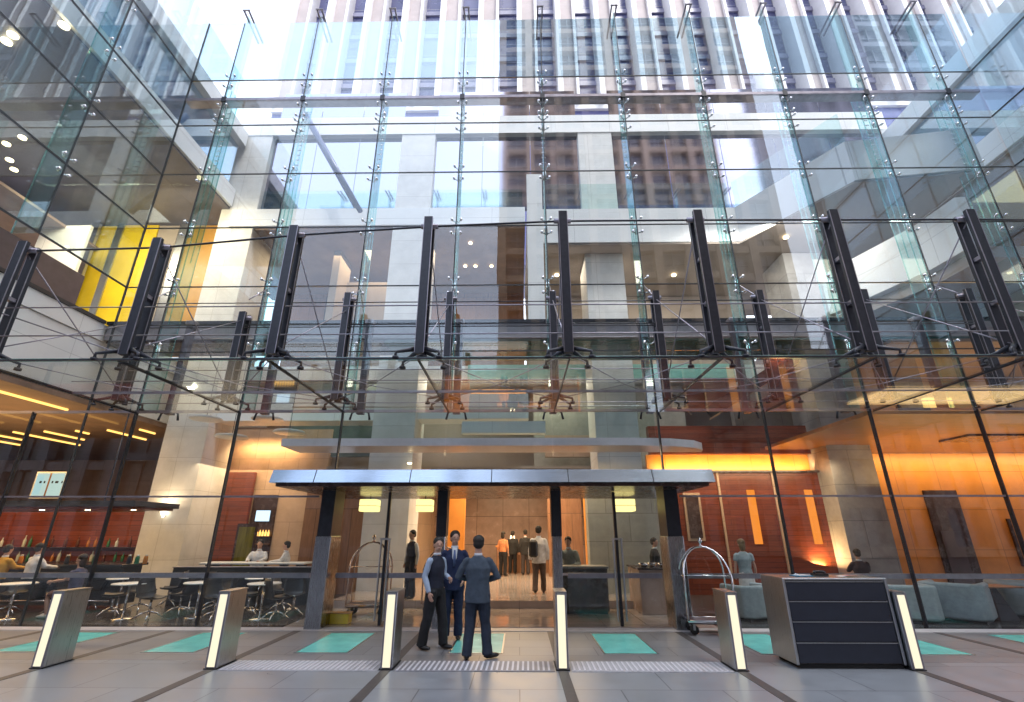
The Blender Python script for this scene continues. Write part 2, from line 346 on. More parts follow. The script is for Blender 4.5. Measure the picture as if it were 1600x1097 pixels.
# ================================================================== STREET OPPOSITE (seen mirrored in the glass)
def office(name, x0, x1, y0, h, bay, fl, m, label, nwin):
    t = empty(name, ((x0 + x1) / 2, y0, 0), label=label, cat='office tower')
    cx = (x0 + x1) / 2
    MB().box(x0 - cx, x1 - cx, -16, -.9, 0, h).build('core_wall', M['winglass'], t)
    mb = MB(); n = int(round((x1 - x0) / bay))
    for i in range(n + 1):
        x = x0 - cx + i * bay; mb.box(x - .42, x + .42, -.95, 0, 0, h)
    mb.build('pier_grid', m, t)
    mb = MB()
    for j in range(int(h / fl)): mb.box(x0 - cx, x1 - cx, -.93, -.22, j * fl, j * fl + .75)
    mb.build('spandrel_grid', m, t)
    mb = MB()
    for j in range(int(h / fl)):
        for i in range(n):
            x = x0 - cx + (i + .5) * bay; mb.box(x - .05, x + .05, -.9, -.72, j * fl + .75, j * fl + fl); mb.box(x - bay / 2 + .42, x + bay / 2 - .42, -.9, -.75, j * fl + 1.9, j * fl + 1.98)
    o = mb.build('window_frame', M['officegrey'], t); o['kind'] = 'stuff'
    MB().box(x0 - cx - .2, x1 - cx + .2, -16, .15, h, h + 1.2).build('parapet', m, t)
    return t
office('office_tower', -1.6, 27.2, -20, 88, 3.2, 3.2, M['beige'], 'tall beige brick office tower mirrored in the upper glass of the facade', 9)
office('office_tower', 42, 74, -20, 84, 4.0, 3.6, M['officegrey'], 'dark grey office tower mirrored at the right end of the upper glass', 8)
office('office_tower', -64, -36, -22, 30, 4.0, 3.6, M['officegrey'], 'lower grey office block mirrored in the glass at the far left', 8)

# continuous row of lower buildings across the street
for x0, x1, h, m, lab in ((-36, -1.8, 15, 'officegrey', 'low grey street building mirrored in the lower glass left of the entrance'), (27.4, 41.8, 17, 'beige', 'low beige street building mirrored in the lower glass right of the entrance'), (74.2, 110, 20, 'officegrey', 'low grey street building mirrored at the far right of the lower glass'), (-110, -64.2, 24, 'beige', 'low beige street building mirrored at the far left of the lower glass')):
    office('street_building', x0, x1, -20.5, h, 4.2, 3.9, M[m], lab, 0)
# ================================================================== HOTEL BUILDING (atrium and wings)
hb = empty('hotel_building', (0, 16, 0), label='atrium building behind the glass with pale stone columns, white slabs and warm lit lobby', cat='building')
def hp(name, mb, m, parent=None, **k):
    o = mb.build(name, m, parent or hb)
    if not parent: o.location = (0, -16, 0)
    return tag(o, **k)
for k, m in ((-5, 'whitestone'), (-2, 'whitestone'), (1, 'whitestone'), (4, 'greystone')):
    x = G(k) if k != -5 else -11.3
    hp('column', MB().box(x - .72, x + .72, 16.2, 17.8, 0, 18.9 if k < 4 else 11.9), m)
for k0, k1 in ((-11.3, -4.24), (-4.24, 3.32), (3.32, 16.4)):
    a, b = k0 + .73, k1 - .73
    for z0, z1 in ((14.12, 17.96), (18.95, 20.6)):
        nn = 3 if b - a < 8 else 5
        for j in range(nn):
            o = hp('mirror_pane', MB().box(-(b - a) / 2 / nn + .012, (b - a) / 2 / nn - .012, -.02, .02, z0, z1), 'mirror'); o.location = (a + (b - a) * (j + .5) / nn, 16.42 - 16, 0); o.rotation_euler = (0, 0, R(random.uniform(-.1, .1)))
p0, p1 = at(476, 178, Y=16.0), at(563, 330, Y=15.4)
hp('brace', MB().tube([p0, p1], [.13, .10], 10), mat('blue_grey_brace', (.035, .045, .12), rough=.3))
hp('roof_beam', MB().box(-12.6, 15.8, 16.17, 16.9, 17.97, 18.93), 'white')
hp('floor_slab', MB().box(-11.55, .30, 16.14, 22, 13.3, 14.1), 'white')
hp('floor_slab', MB().prism([(.36, 15.5), (8.3, 15.5), (10.4, 12.2), (13.9, 11.7), (13.9, 22), (.36, 22)], 12.0, 13.5), 'white')
hp('ceiling', MB().prism([(.40, 15.55), (8.28, 15.55), (10.38, 12.25), (13.85, 11.8), (13.85, 22), (.40, 22)], 11.93, 11.996), 'taupe')
hp('ceiling', MB().box(-11.5, .28, 16.3, 21.9, 13.22, 13.296), 'brownceil')
# upright white box at the step between the two slabs
hp('wall_panel', MB().box(.36, .95, 15.3, 15.48, 8.3, 15.0), 'white')
# top floor balustrades and glass roof behind
hp('balustrade', MB().box(.5, 8.2, 15.6, 15.63, 13.5, 14.75), 'balustrade')
hp('balustrade', MB().box(-10.5, .2, 16.3, 16.33, 14.1, 15.1), 'balustrade')
# second level bridge
hp('bridge_slab', MB().box(-13.1, 24, 14.0, 15.3, 7.55, 8.05), mat('grey_bridge_fascia', (.30, .29, .32), rough=.3, noise=.1))
hp('bridge_edge_trim', MB().box(-13.12, 24, 13.93, 14.3, 8.055, 8.16), 'black')
hp('bridge_soffit', MB().box(-4.2, 16, 14.05, 15.9, 7.46, 7.546), 'greensoffit')
hp('bridge_soffit', MB().box(-13.05, -4.22, 14.05, 15.3, 7.46, 7.546), 'darkbrown')
hp('floor_slab', MB().box(-13.2, 11, 18.3, 22, 7.52, 8.10), 'white')
hp('slab_fascia', MB().box(.4, 8.5, 18.18, 18.29, 7.52, 8.10), 'teal')
hp('slab_fascia', MB().box(-2.0, .38, 18.18, 18.29, 7.52, 8.10), 'teal')
# back walls
hp('wall', MB().box(-11.5, .3, 21.9, 22.2, 8.1, 13.3), 'wood')
hp('wall', MB().box(-7.6, -4.6, 19.0, 19.2, 8.1, 12.3), 'taupe')
hp('wall', MB().box(-7.9, -7.6, 17.9, 19.2, 8.1, 13.2), 'taupe')
hp('stair_flight', MB().beam((-9.8, 20.5, 8.2), (-5.6, 20.5, 11.9), 1.4, .5).beam((-9.8, 19.7, 9.2), (-5.6, 19.7, 12.9), .05, .08), 'taupe')
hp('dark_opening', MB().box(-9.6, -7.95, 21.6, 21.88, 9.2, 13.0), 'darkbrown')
hp('wall', MB().box(.36, 10.2, 19.8, 20.1, 8.1, 11.9), 'taupe')
hp('wall', MB().box(-13, 16, 20.0, 20.3, 4.1, 7.5), 'taupe')
hp('wall', MB().box(.6, 6.6, 18.9, 19.1, 4.2, 7.4), mat('taupe_grey_wall', (.34, .33, .29), rough=.5, noise=.1))
hp('green_wall', MB().box(-8.6, -4.9, 18.1, 18.3, 4.5, 7.4), mat('dark_green_grey_wall', (.11, .15, .14), rough=.3, noise=.3, nscale=1))
hp('orange_niche', MB().box(-1.9, .3, 18.6, 18.8, 5.9, 7.2), 'orange')
hp('orange_niche', MB().box(1.0, 3.0, 18.3, 18.5, 4.5, 5.3), 'stonewarm')
hp('beam', MB().box(-11.5, -4.9, 16.5, 17.4, 5.5, 6.5), 'white')
hp('beam', MB().box(-3.55, .35, 16.5, 17.4, 5.55, 6.45), 'white')
hp('beam', MB().box(-1.9, .9, 16.0, 16.3, 4.95, 5.35), 'white')
# mezzanine with rounded end
pts = [(-6.9, 14.0), (3.2, 14.0), (4.4, 14.12), (5.2, 14.45), (5.6, 14.9), (5.7, 15.3), (-6.9, 15.3)]
hp('mezzanine_slab', MB().prism(pts, 4.2, 4.42), mat('lilac_white_fascia', (.62, .61, .66), rough=.35, noise=.05))
hp('mezzanine_balustrade', MB().box(-6.8, 4.0, 14.1, 14.12, 4.42, 5.35), 'balustrade')
hp('handrail', MB().tube([(-6.8, 14.11, 5.38), (4.0, 14.11, 5.38), (5.1, 14.5, 5.38), (5.5, 15.2, 5.38)], .025, 6), 'steel')
# lobby ceiling
hp('ceiling', MB().box(-7.0, 5.5, 17.85, 26.0, 4.02, 4.11), 'taupe')
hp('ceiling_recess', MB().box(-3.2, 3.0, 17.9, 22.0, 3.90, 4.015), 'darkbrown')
# lobby walls
hp('wall', MB().box(-4.2, 3.4, 25.5, 25.8, .2, 4.1), 'brownstone')
hp('wall', MB().box(-11.2, -7.0, 18.0, 18.3, .02, 5.5), 'stonewarm')
hp('wall', MB().box(-7.0, -5.2, 20.5, 20.8, .02, 4.0), 'wood')
hp('wall', MB().box(-7.2, -4.9, 17.0, 17.2, .02, 3.2), 'wood')
hp('wall_panel', MB().box(-10.7, -9.55, 17.8, 17.95, .02, 3.9), 'woodred')
hp('wall_panel', MB().box(-3.2, -2.15, 20.2, 20.5, .2, 4.0), 'orange')
hp('wall_panel', MB().box(2.6, 3.7, 20.2, 20.5, .2, 4.0), 'orange')
hp('wall_panel', MB().box(1.2, 2.6, 21.2, 21.5, .2, 4.0), 'wood')
hp('wall_panel', MB().box(3.7, 4.1, 19.2, 19.9, .2, 4.0), 'whitestone')
hp('wall_panel', MB().box(2.1, 4.25, 15.55, 16.1, .02, 3.6), 'olivestone')
hp('wall_panel', MB().box(4.5, 4.95, 18.6, 18.9, .02, 4.0), 'orange')
hp('side_wall', MB().box(-4.45, -4.2, 18.0, 25.5, .2, 4.1), 'stonewarm')
hp('side_wall', MB().box(4.1, 4.4, 20.0, 25.5, .2, 4.1), 'stonewarm')
hp('wall', MB().box(-30, -13.8, 26.0, 26.3, .02, 7.5), 'stonewarm'); hp('wall', MB().box(-13.8, -11.2, 25.9, 26.3, 4.0, 7.5), 'brownstone')
hp('side_wall', MB().box(-30.3, -30, 4, 26, .02, 7.5), 'wood')
# timber wall on the right with glowing niches and amber band over it
hp('timber_wall', MB().box(5.3, 10.2, 17.0, 17.3, .02, 3.82), 'woodred')
hp('timber_wall', MB().box(4.6, 10.2, 17.1, 17.4, 4.42, 5.4), 'woodred')
hp('cove_band', MB().box(4.5, 10.2, 17.35, 17.5, 3.82, 4.42), 'amber')
hp('cove_ledge', MB().box(4.5, 10.2, 16.85, 17.34, 3.76, 3.82), 'darkbrown')
area('cove_light', (7.4, 17.05 - 16, 3.98), (R(120), 0, 0), 5.4, .1, 62, AMB, hb)
for px, xa in ((1180, 0), (1272, 0)):
    p = at(px, 815, Y=17)
    hp('niche', MB().box(p.x - .13, p.x + .13, 16.975, 16.998, 1.5, 3.2), 'slotglow')
p = at(1083, 800, Y=17)
hp('niche_frame', MB().box(p.x - .28, p.x + .28, 16.96, 16.998, 1.6, 3.1), 'stonewarm'); hp('niche', MB().box(p.x - .2, p.x + .2, 16.93, 16.955, 1.68, 3.02), 'darkbrown')
for x in (6.75, 8.6):
    hp('joint_trim', MB().box(x - .035, x + .035, 16.95, 16.998, .02, 3.8), 'stonewarm')
# amber lounge wall at the far right
hp('amber_wall', MB().box(11.62, 30, 18.0, 18.3, .02, 4.55), 'amber')
for x0, x1 in ((14.3, 15.45), (18.0, 19.3), (21.8, 23.0)):
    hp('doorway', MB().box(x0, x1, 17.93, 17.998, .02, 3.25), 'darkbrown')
    hp('doorway_panel', MB().box(x0 + .15, x1 - .35, 17.88, 17.926, .05, 1.9), 'darkpurple')
hp('wall_strip', MB().box(12.05, 12.5, 17.9, 17.998, .02, 2.7), mat('olive_curtain', (.12, .10, .03), rough=.6))
hp('wall_strip', MB().box(16.9, 17.0, 17.93, 17.998, .8, 2.3), 'darkbrown')
hp('lounge_ceiling', MB().box(8.6, 30, 11.7, 17.99, 4.56, 4.66), mat('orange_timber_ceiling', (.42, .19, .08), rough=.35, noise=.2, nscale=1.2, streak=(1, 6, 1)))
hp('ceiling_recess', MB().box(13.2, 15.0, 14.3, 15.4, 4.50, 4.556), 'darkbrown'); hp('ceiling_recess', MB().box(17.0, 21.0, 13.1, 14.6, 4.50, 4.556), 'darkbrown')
area('wall_wash', (18.5, 17.3 - 16, 4.42), (R(25), 0, 0), 13, .25, 190, AMB, hb)
area('lounge_light', (15, 15.0 - 16, 3.2), (R(180), 0, 0), 8, 2, 110, AMB, hb)
# grey upper walls above the lounge
hp('wall', MB().box(8.3, 30, 18.4, 18.7, 4.6, 7.5), 'greystone')
hp('lit_niche', MB().box(15.6, 16.6, 18.2, 18.39, 5.9, 6.7), emat('lit_niche_glow', (1, .62, .2), .9))
hp('lit_niche', MB().box(12.0, 12.3, 18.2, 18.39, 5.3, 6.6), emat('lit_niche_glow2', (1, .6, .2), .9))
hp('timber_ceiling', MB().box(11.5, 30, 14.0, 18.3, 7.35, 7.45), M['brownceil'])
area('upper_lounge_light', (18, 0, 5.4), (R(180), 0, 0), 10, 2, 160, AMB, hb)
# escalator
p0, p1 = at(1115, 640, Y=17.2), at(1290, 528, Y=17.2)
e = hp('escalator', MB().beam(p0, p1, 1.2, .42), 'black')
hp('escalator_soffit', MB().beam(p0 - Vector((0, 0, .25)), p1 - Vector((0, 0, .25)), 1.0, .05), 'stonewarm')
# right wing balconies
hp('wing_balcony', MB().prism([(10.7, 18.2), (12.5, 13.0), (12.6, 11.65), (12.9, 11.65), (12.8, 13.1), (11.0, 18.3)], 9.3, 10.9), 'white')
hp('wing_slab', MB().prism([(10.9, 18.3), (12.7, 13.1), (12.8, 11.65), (24, 11.65), (24, 22), (10.9, 22)], 8.9, 9.25), 'taupe')
hp('wing_wall', MB().box(15.5, 24, 19, 19.3, 9.25, 17), 'taupe')
hp('wing_wall', MB().box(13.2, 30, 17.0, 17.3, 8.16, 8.9), 'wood')
hp('wing_balustrade', MB().prism([(8.35, 15.55), (10.45, 12.25), (10.5, 12.25), (8.4, 15.58)], 13.5, 14.7), 'balustrade')
for zz, m in ((16.9, 'white'), (13.3, 'white')):
    hp('wing_slab', MB().box(15.6, 30, 2, 22, zz, zz + .9), m)
hp('wing_glass', MB().box(15.8, 15.84, 2, 16, 14.25, 16.85), 'paleglass')
hp('wing_glass', MB().box(15.8, 15.84, 2, 16, 9.3, 13.25), 'balustrade')
hp('wing_ceiling', MB().box(15.7, 30, 2.1, 22, 13.22, 13.29), 'taupe')
hp('wing_slab', MB().box(15.6, 30, 2, 18, 8.2, 9.2), 'white')
hp('wing_wall', MB().box(20, 20.3, 2, 22, 9.25, 13.2), 'wood')
hp('wing_wall', MB().box(19, 19.3, 2, 22, 14.2, 16.9), 'officegrey')
# left wing
hp('wing_slab', MB().box(-30, -11.6, 2, 16.1, 17.3, 17.95), 'white')
hp('wing_slab', MB().box(-30, -11.6, 2, 16.15, 14.25, 15.05), 'white')
hp('wing_glass', MB().box(-11.9, -11.86, 2, 16, 15.1, 17.25), 'paleglass')
hp('wing_wall', MB().box(-15.2, -15.0, 2, 18, 15.1, 17.25), mat('slate_blue_wall', (.30, .33, .42), rough=.4, noise=.15, nscale=1, streak=(1, 4, .3)))
hp('wing_ceiling', MB().box(-30, -11.7, 2.1, 18, 14.15, 14.24), mat('slate_ceiling', (.17, .165, .19), rough=.4, noise=.2, nscale=.6))
hp('wing_ceiling', MB().box(-30, -17.5, 5.5, 22, 12.9, 13.0), 'brownceil')
hp('balcony_wall', MB().box(-13.45, -13.2, 3, 19.4, 5.68, 7.5), 'white')
hp('wing_slab', MB().box(-30, -13.15, 3, 22, 7.52, 8.05), 'white')
hp('bridge_edge_trim', MB().box(-13.2, -13.1, 3, 13.9, 8.055, 8.16), 'black')
hp('cafe_ceiling', MB().box(-30, -13.2, 3, 26, 5.50, 5.66), 'brownceil')
hp('cafe_ceiling', MB().box(-13.19, -9.0, 18.4, 26, 5.50, 5.66), 'brownceil')
for i in range(24):
    x = -14.2 - (i // 3) * 1.3
    hp('light_line', MB().box(x - .03, x + .03, 6 + (i % 3) * 5.2 + (i * .7) % 2, 6 + (i % 3) * 5.2 + 2.2 + (i * 1.3) % 2.6, 5.44, 5.495), 'goldline')
for j in range(3):
    hp('light_line', MB().box(-12.6 + j * 1.2, -12.5 + j * 1.2, 18.6, 25, 5.44, 5.495), 'goldline')
# coloured panels at the back of the left wing
def panel(xa, xb, m, Y=17.2, z0=8.16, z1=14.1):
    A = at(xa, 420, Y=Y).x; B = at(xb, 420, Y=Y).x
    hp('wall_panel', MB().box(A, B, Y, Y + .12, z0, z1), m)
panel(-70, 40, 'stonewarm'); panel(40, 118, 'white', 15.6, 8.16, 13.0); panel(118, 131, 'steel', 17.0); panel(131, 160, 'yellow'); panel(161, 172, 'steel', 17.1); panel(173, 228, 'yellow', 17.15)
panel(229, 262, 'taupe'); panel(263, 276, 'steel', 17.1); panel(277, 330, 'ochre'); panel(370, 425, 'ochre', 18.5)
hp('wall_panel', MB().box(-12.1, -11.9, 17.25, 20, 8.2, 13), 'ochre')
hp('planter_box', MB().box(-15.4, -14.0, 9.5, 13.6, 8.16, 9.6), 'darkpurple')
# lower panels between bridge and cafe
hp('wall_panel', MB().box(-14.2, -12.4, 19.5, 19.6, 5.7, 7.5), 'yellow'); hp('wall_panel', MB().box(-12.2, -10.2, 19.2, 19.3, 5.7, 7.5), 'white')
# downlights
def downlight(px, py, z, s=.09):
    p = at(px, py, Z=z - .02)
    hp('downlight', MB().lathe([(s, -.01), (s, .03)], (p.x, p.y, z - .03), 10), 'warmlamp')
for px, py in ((870, 430), (958, 430), (1053, 430), (1228, 371)): downlight(px, py, 11.9)
for px, py in ((735, 380), (727, 416), (743, 416), (768, 416)): downlight(px, py, 13.2, .07)
for px, py in ((640, 724), (700, 765), (735, 766), (790, 763), (880, 765), (905, 763), (925, 765)): downlight(px, py, 3.98, .07)
for px, py in ((100, 40), (20, 55), (10, 65)): downlight(px, py, 14.1, .12)
for px, py in ((15, 250), (22, 265), (35, 215), (10, 225)): downlight(px, py, 12.85, .1)
# interior ceiling lights, and added fill lights
area('lobby_light', (0, 20 - 16, 3.85), (0, 0, 0), 5, 5, 560, WARM, hb)
area('lobby_light', (0, 14.7 - 16, 4.1), (0, 0, 0), 6, 1.2, 110, WARM, hb)
area('cafe_light', (-9.2, 16.5 - 16, 4.0), (0, 0, 0), 3, 3, 85, WARM, hb)
area('cafe_light', (-16, 13 - 16, 5.3), (0, 0, 0), 6, 8, 640, AMB, hb)
area('panel_fill', (-14, 14.0 - 16, 13.6), (R(35), 0, 0), 6, .6, 380, (1, .85, .55), hb)  # added fill that brightens the coloured wing panels
area('upper_light', (-6, 18.5 - 16, 13.0), (0, 0, 0), 8, 2, 260, WARM, hb)
area('upper_light', (5, 17.5 - 16, 11.8), (0, 0, 0), 7, 2, 160, (1, .82, .62), hb)
area('mid_light', (-2, 18.0 - 16, 7.3), (0, 0, 0), 9, 1.0, 170, (1, .85, .65), hb)
area('timber_wall_light', (7.6, 15.8 - 16, 3.9), (R(30), 0, 0), 5, .4, 90, WARM, hb)
area('fascia_fill', (9, 14.2 - 16, 11.9), (R(30), 0, 0), 5, 1, 300, (1, .95, .88), hb)  # added fill that whitens the slab fascia, no lamp hangs there
area('wing_light', (18, 12 - 16, 13.1), (0, 0, 0), 3, 8, 240, WARM, hb)
area('wing_light', (-17, 10 - 16, 14.0), (0, 0, 0), 5, 8, 480, (1, .9, .78), hb)
area('cafe_ceiling_fill', (-17, 13 - 16, 3.6), (R(180), 0, 0), 6, 9, 240, AMB, hb)  # added upward fill that warms the dark cafe ceiling
area('column_uplight', (9.6, 16.9 - 16, .9), (R(180), R(12), 0), .4, .4, 60, AMB, hb)
area('niche_light', (-9.2, 17.6 - 16, 4.9), (R(40), 0, 0), 2.2, .2, 38, AMB, hb)

# ================================================================== GLASS FACADE
rows = [4.62, 6.14, 8.01, 9.88, 11.75, 13.62, 15.5, 18.15]
fc = empty('glass_facade', (0, FY, 0), label='tall frameless glass front wall in a grid of bolted panes with glass fins', cat='glass wall')
def pane(parent, x0, x1, z0, z1, m, base=(0, 0)):
    g = .014; w_, h_ = (x1 - x0) / 2 - g, (z1 - z0) / 2 - g
    o = MB().box(-w_, w_, -.012, .012, -h_, h_).build('glass_pane', m, parent)
    o.location = ((x0 + x1) / 2, 0, (z0 + z1) / 2); o.rotation_euler = (R(random.uniform(-.12, .12)), 0, R(random.uniform(-.12, .12)))
    return o
K0, K1 = -5, 6
for k in range(K0, K1):
    if k == K0: xs = (-10.5, G(k + 1))
    elif k == K1 - 1: xs = (G(k), 14.35)
    else: xs = (G(k), G(k + 1))
    for a, b in zip(rows[:-1], rows[1:]): pane(fc, xs[0], xs[1], a, b, M['glass_top' if a > 14 else 'glass'])
# seals
mb = MB()
for z in rows[:-1]: mb.box(-10.5, 14.35, -.016, .016, z - .013, z + .013)
mb.build('horizontal_seal', 'seal', fc)
mb = MB()
for k in range(K0 + 1, K1): mb.box(G(k) - .013, G(k) + .013, -.0165, .0165, 4.6, 18.15)
mb.build('vertical_seal', 'seal', fc)
MB().box(-10.52, -10.48, -.02, .02, 0, 18.15).build('corner_post', 'seal', fc)
MB().box(-10.5, 14.35, -.02, .3, 14.64, 14.74).build('head_rail', 'chan', fc)
# fins and fittings
finp = fitp = None
for k in range(K0 + 1, K1):
    if finp is None:
        finp = MB().box(-.012, .012, .05, .62, 4.7, 15.3).build('glass_fin', 'fin', fc)
        MB().box(-.014, .014, .62, .635, 4.7, 15.3).box(-.014, .014, .035, .05, 4.7, 15.3).box(-.014, .014, .22, .232, 7.0, 15.3).box(-.014, .014, .42, .432, 9.0, 15.3).build('fin_edge', 'edge', finp); f = finp
    else: f = copy_tree(finp, fc)
    f.location = (G(k), 0, 0)
    MB().box(-.012, .012, .05, .45, 15.3, 18.6).build('glass_fin', 'fin', fc).location = (G(k), 0, 0)
    MB().beam((-.08, -.1, 18.65), (-.08, .95, 18.45), .05, .05).beam((.08, -.1, 18.65), (.08, .95, 18.45), .05, .05).tube([(-.12, -.1, 18.65), (.12, -.1, 18.65)], .03, 6).build('top_bracket', 'chan', fc).location = (G(k), 0, 0)
    MB().box(-.07, .07, -.03, .12, -.1, .1).build('head_clamp', 'black', fc).location = (G(k), 0, 14.69)
    for z in rows[1:-1] + [14.25]:
        if fitp is None:
            mb = MB()
            for sx in (-1, 1):
                for sz in (-1, 1):
                    mb.tube([(sx * .13, -.045, sz * .22), (sx * .13, .03, sz * .22)], .033, 8)
                    mb.tube([(sx * .13, .03, sz * .22), (sx * .025, .12, sz * .2)], .018, 6)
            mb.tube([(-.03, .12, -.24), (-.03, .12, .24)], .02, 6).tube([(.03, .12, -.24), (.03, .12, .24)], .02, 6)
            fitp = mb.build('spider_fitting', 'chrome', fc); f = fitp
        else: f = fitp.copy(); COL.objects.link(f); f.parent = fc
        f.location = (G(k), 0, z)
# long ladder-like rows of fin bolts
boltm = None
for k in range(K0 + 1, K1):
    mb = MB()
    for i in range(14):
        z = 12.0 + i * .19; mb.tube([(-.06, .35, z), (.06, .35, z)], .016, 6)
    mb.build('fin_bolts', 'chrome', fc).location = (G(k), 0, 0)

# lower shopfront panes left and right of the doors
sf = empty('shopfront_glazing', (0, FY, 0), label='clear ground floor shopfront glass either side of the entrance with a grey rail', cat='glass wall')
for k in list(range(-9, -2)) + list(range(1, 8)):
    pane(sf, G(k), G(k + 1), .03, 2.62, M['glass_low']); pane(sf, G(k), G(k + 1), 2.62, 4.6, M['glass_low'])
    MB().box(G(k) + (2.52 if k < 0 else 0) - .014, G(k) + (2.52 if k < 0 else 0) + .014, -.05, .05, 0, 4.6).build('mullion', 'black', sf)
for k in range(-2, 1): pane(sf, G(k), G(k + 1), 3.08, 4.6, M['glass_low'])
mb = MB().box(-22, G(-2) - .3, .05, .09, .93, 1.03); mb.build('guard_rail', 'chan', sf)
MB().box(G(1) + .3, 22, .05, .09, .93, 1.03).build('guard_rail', 'chan', sf)
MB().box(-22, 22, -.03, .03, 4.57, 4.63).build('transom', 'chan', sf)
MB().box(-22, G(-2) - .3, -.025, .025, 2.60, 2.64).build('transom', 'chan', sf); MB().box(G(1) + .3, 22, -.025, .025, 2.60, 2.64).build('transom', 'chan', sf)

# side glass screens
def sidewall(X, y0, y1, label):
    t = empty('glass_screen', (X, (y0 + y1) / 2, 0), label=label, cat='glass wall'); cy_ = (y0 + y1) / 2
    n = 3; d = (y1 - y0) / n; rr = [8.01, 9.88, 11.75, 13.62, 15.5, 18.15]
    for i in range(n):
        for a, b in zip(rr[:-1], rr[1:]):
            o = MB().box(-.012, .012, -d / 2 + .014, d / 2 - .014, -(b - a) / 2 + .014, (b - a) / 2 - .014).build('glass_pane', 'glass_side', t)
            o.location = (0, y0 - cy_ + (i + .5) * d, (a + b) / 2); o.rotation_euler = (0, R(random.uniform(-.12, .12)), R(random.uniform(-.12, .12)))
    mb = MB()
    for z in rr[:-1]: mb.box(-.016, .016, y0 - cy_, y1 - cy_, z - .02, z + .02)
    mb.build('horizontal_seal', 'seal', t)
    for i in range(n):
        y = y0 - cy_ + i * d
        MB().box(-.018, .018, y - .014, y + .014, 8.0, 18.15).build('vertical_seal', 'seal', t)
        s = -1 if X < 0 else 1
        f = MB().box(min(s * .05, s * .6), max(s * .05, s * .6), y - .012, y + .012, 8.0, 17.5).build('glass_fin', 'fin', t)
        MB().box(min(s * .6, s * .615), max(s * .6, s * .615), y - .014, y + .014, 8.0, 17.5).build('fin_edge', 'edge', f)
        for z in rr[1:-1]:
            mb = MB()
            for sy in (-1, 1):
                for sz in (-1, 1): mb.tube([(-s * .045, y + sy * .13, z + sz * .22), (s * .03, y + sy * .13, z + sz * .22)], .033, 8).tube([(s * .03, y + sy * .13, z + sz * .22), (s * .12, y + sy * .02, z + sz * .2)], .018, 6)
            mb.build('spider_fitting', 'chrome', t)
    return t
sidewall(-10.5, 3.84, FY - .03, 'frameless glass side screen hanging over the left of the forecourt')
sidewall(14.35, 3.84, FY - .03, 'frameless glass side screen hanging over the right of the forecourt')

# ================================================================== GLASS CANOPY WITH HANGERS
cn = empty('glass_canopy', (0, 9.5, 4.7), label='glass street canopy hung from black twin-channel posts and cables', cat='canopy')
off = Vector((0, -9.5, -4.7)); CZ = 4.54
cx = lambda mb, name, m, p=cn: (lambda o: (setattr(o, 'location', off if p is cn else (0, 0, 0)), o)[1])(mb.build(name, m, p))
spc = bpy.data.objects.new('spacer', MB().box(-.05, .05, -.078, .078, -.035, .035).mesh('spacer', M['chan']))
def strut(x, y, z0, z1, w_=.10, arms=True):
    mb = MB()
    for sy in (-1, 1): mb.box(x - .075, x + .075, y + sy * .12 - .04, y + sy * .12 + .04, z0, z1)
    o = cx(mb, 'hanger_post', 'black')
    mb = MB()
    for sx in (-1, 1):
        for sy in (-1, 1): mb.box(x + sx * .078 - .005, x + sx * .078 + .005, y + sy * .12 - .044, y + sy * .12 - .030, z0 + .01, z1 - .01)
    mb.build('flange', 'chan', o)
    n = max(2, int((z1 - z0) / .9))
    for i in range(n + 1): q = spc.copy() if spc.users_collection else spc; COL.objects.link(q); q.parent = o; q.location = (x, y, z0 + .08 + (z1 - z0 - .16) * i / n)
    MB().tube([(x - .16, y, z1 - .12), (x + .16, y, z1 - .12)], .05, 8).build('head_pin', 'chan', o)
    if arms:
        mb = MB()
        for sx in (-1, 1):
            for sy in (-1, 1):
                mb.tube([(x + sx * .05, y + sy * .05, z0 + .12), (x + sx * .2, y + sy * .15, z0 + .05), (x + sx * .36, y + sy * .26, z0 - .02), (x + sx * .36, y + sy * .26, z0 - .12)], [.05, .035, .025, .03], 8)
                mb.lathe([(.055, -.02), (.055, .02)], (x + sx * .36, y + sy * .26, z0 - .12), 10)
        mb.build('spider_bracket', 'black', o)
    return o
tops = {-4: 6.95, -3: 7.0, -2: 7.25, -1: 7.42, 0: 7.52, 1: 7.52, 2: 7.5, 3: 7.48, 4: 7.45}
YF, YM = 7.75, 10.75
for k in range(-4, 5):
    strut(G(k) + .05, YF, CZ + .14, tops[k])
    strut(G(k) + .05, YM, CZ + .14, 7.4 if k > -3 else 6.9)
for k in range(-4, 4):
    o = cx(MB().box(G(k) + .06, G(k + 1) + .04, 7.55, 9.52, CZ, CZ + .03), 'canopy_pane', 'glass_canopy')
    cx(MB().box(G(k) + .06, G(k + 1) + .04, 9.56, 11.33, CZ, CZ + .03), 'canopy_pane', 'glass_canopy')
cx(MB().box(G(-4), G(4), 7.50, 7.55, CZ - .005, CZ + .035), 'canopy_edge', 'edge')
cx(MB().box(G(-4), G(4), 7.47, 7.497, CZ - .012, CZ + .014), 'front_trim', 'black')
for k in range(-4, 5): cx(MB().box(G(k) + .04, G(k) + .06, 7.55, 11.33, CZ - .012, CZ + .042), 'joint_rail', 'black')
cx(MB().box(G(-4), G(4), 9.525, 9.555, CZ - .01, CZ + .04), 'joint_rail', 'chan')
def rod(name, pts, r_, m): cx(MB().tube(pts, r_, 6), name, m)
rod('cable', [(G(k) + .05, YF, tops[k] - .12) for k in range(-4, 5)], .02, 'black')
for z in (7.2, 6.6, CZ + 2.0, CZ + .9, CZ + .1): rod('cable', [(G(-4), YM, z), (G(4) + .05, YM, z)], .013, 'black' if z > 6 else 'chan')
for z in (.25, .75): rod('cable', [(G(-4), 9.5, CZ + z), (G(4) + .05, 9.5, CZ + z)], .013, 'chan')
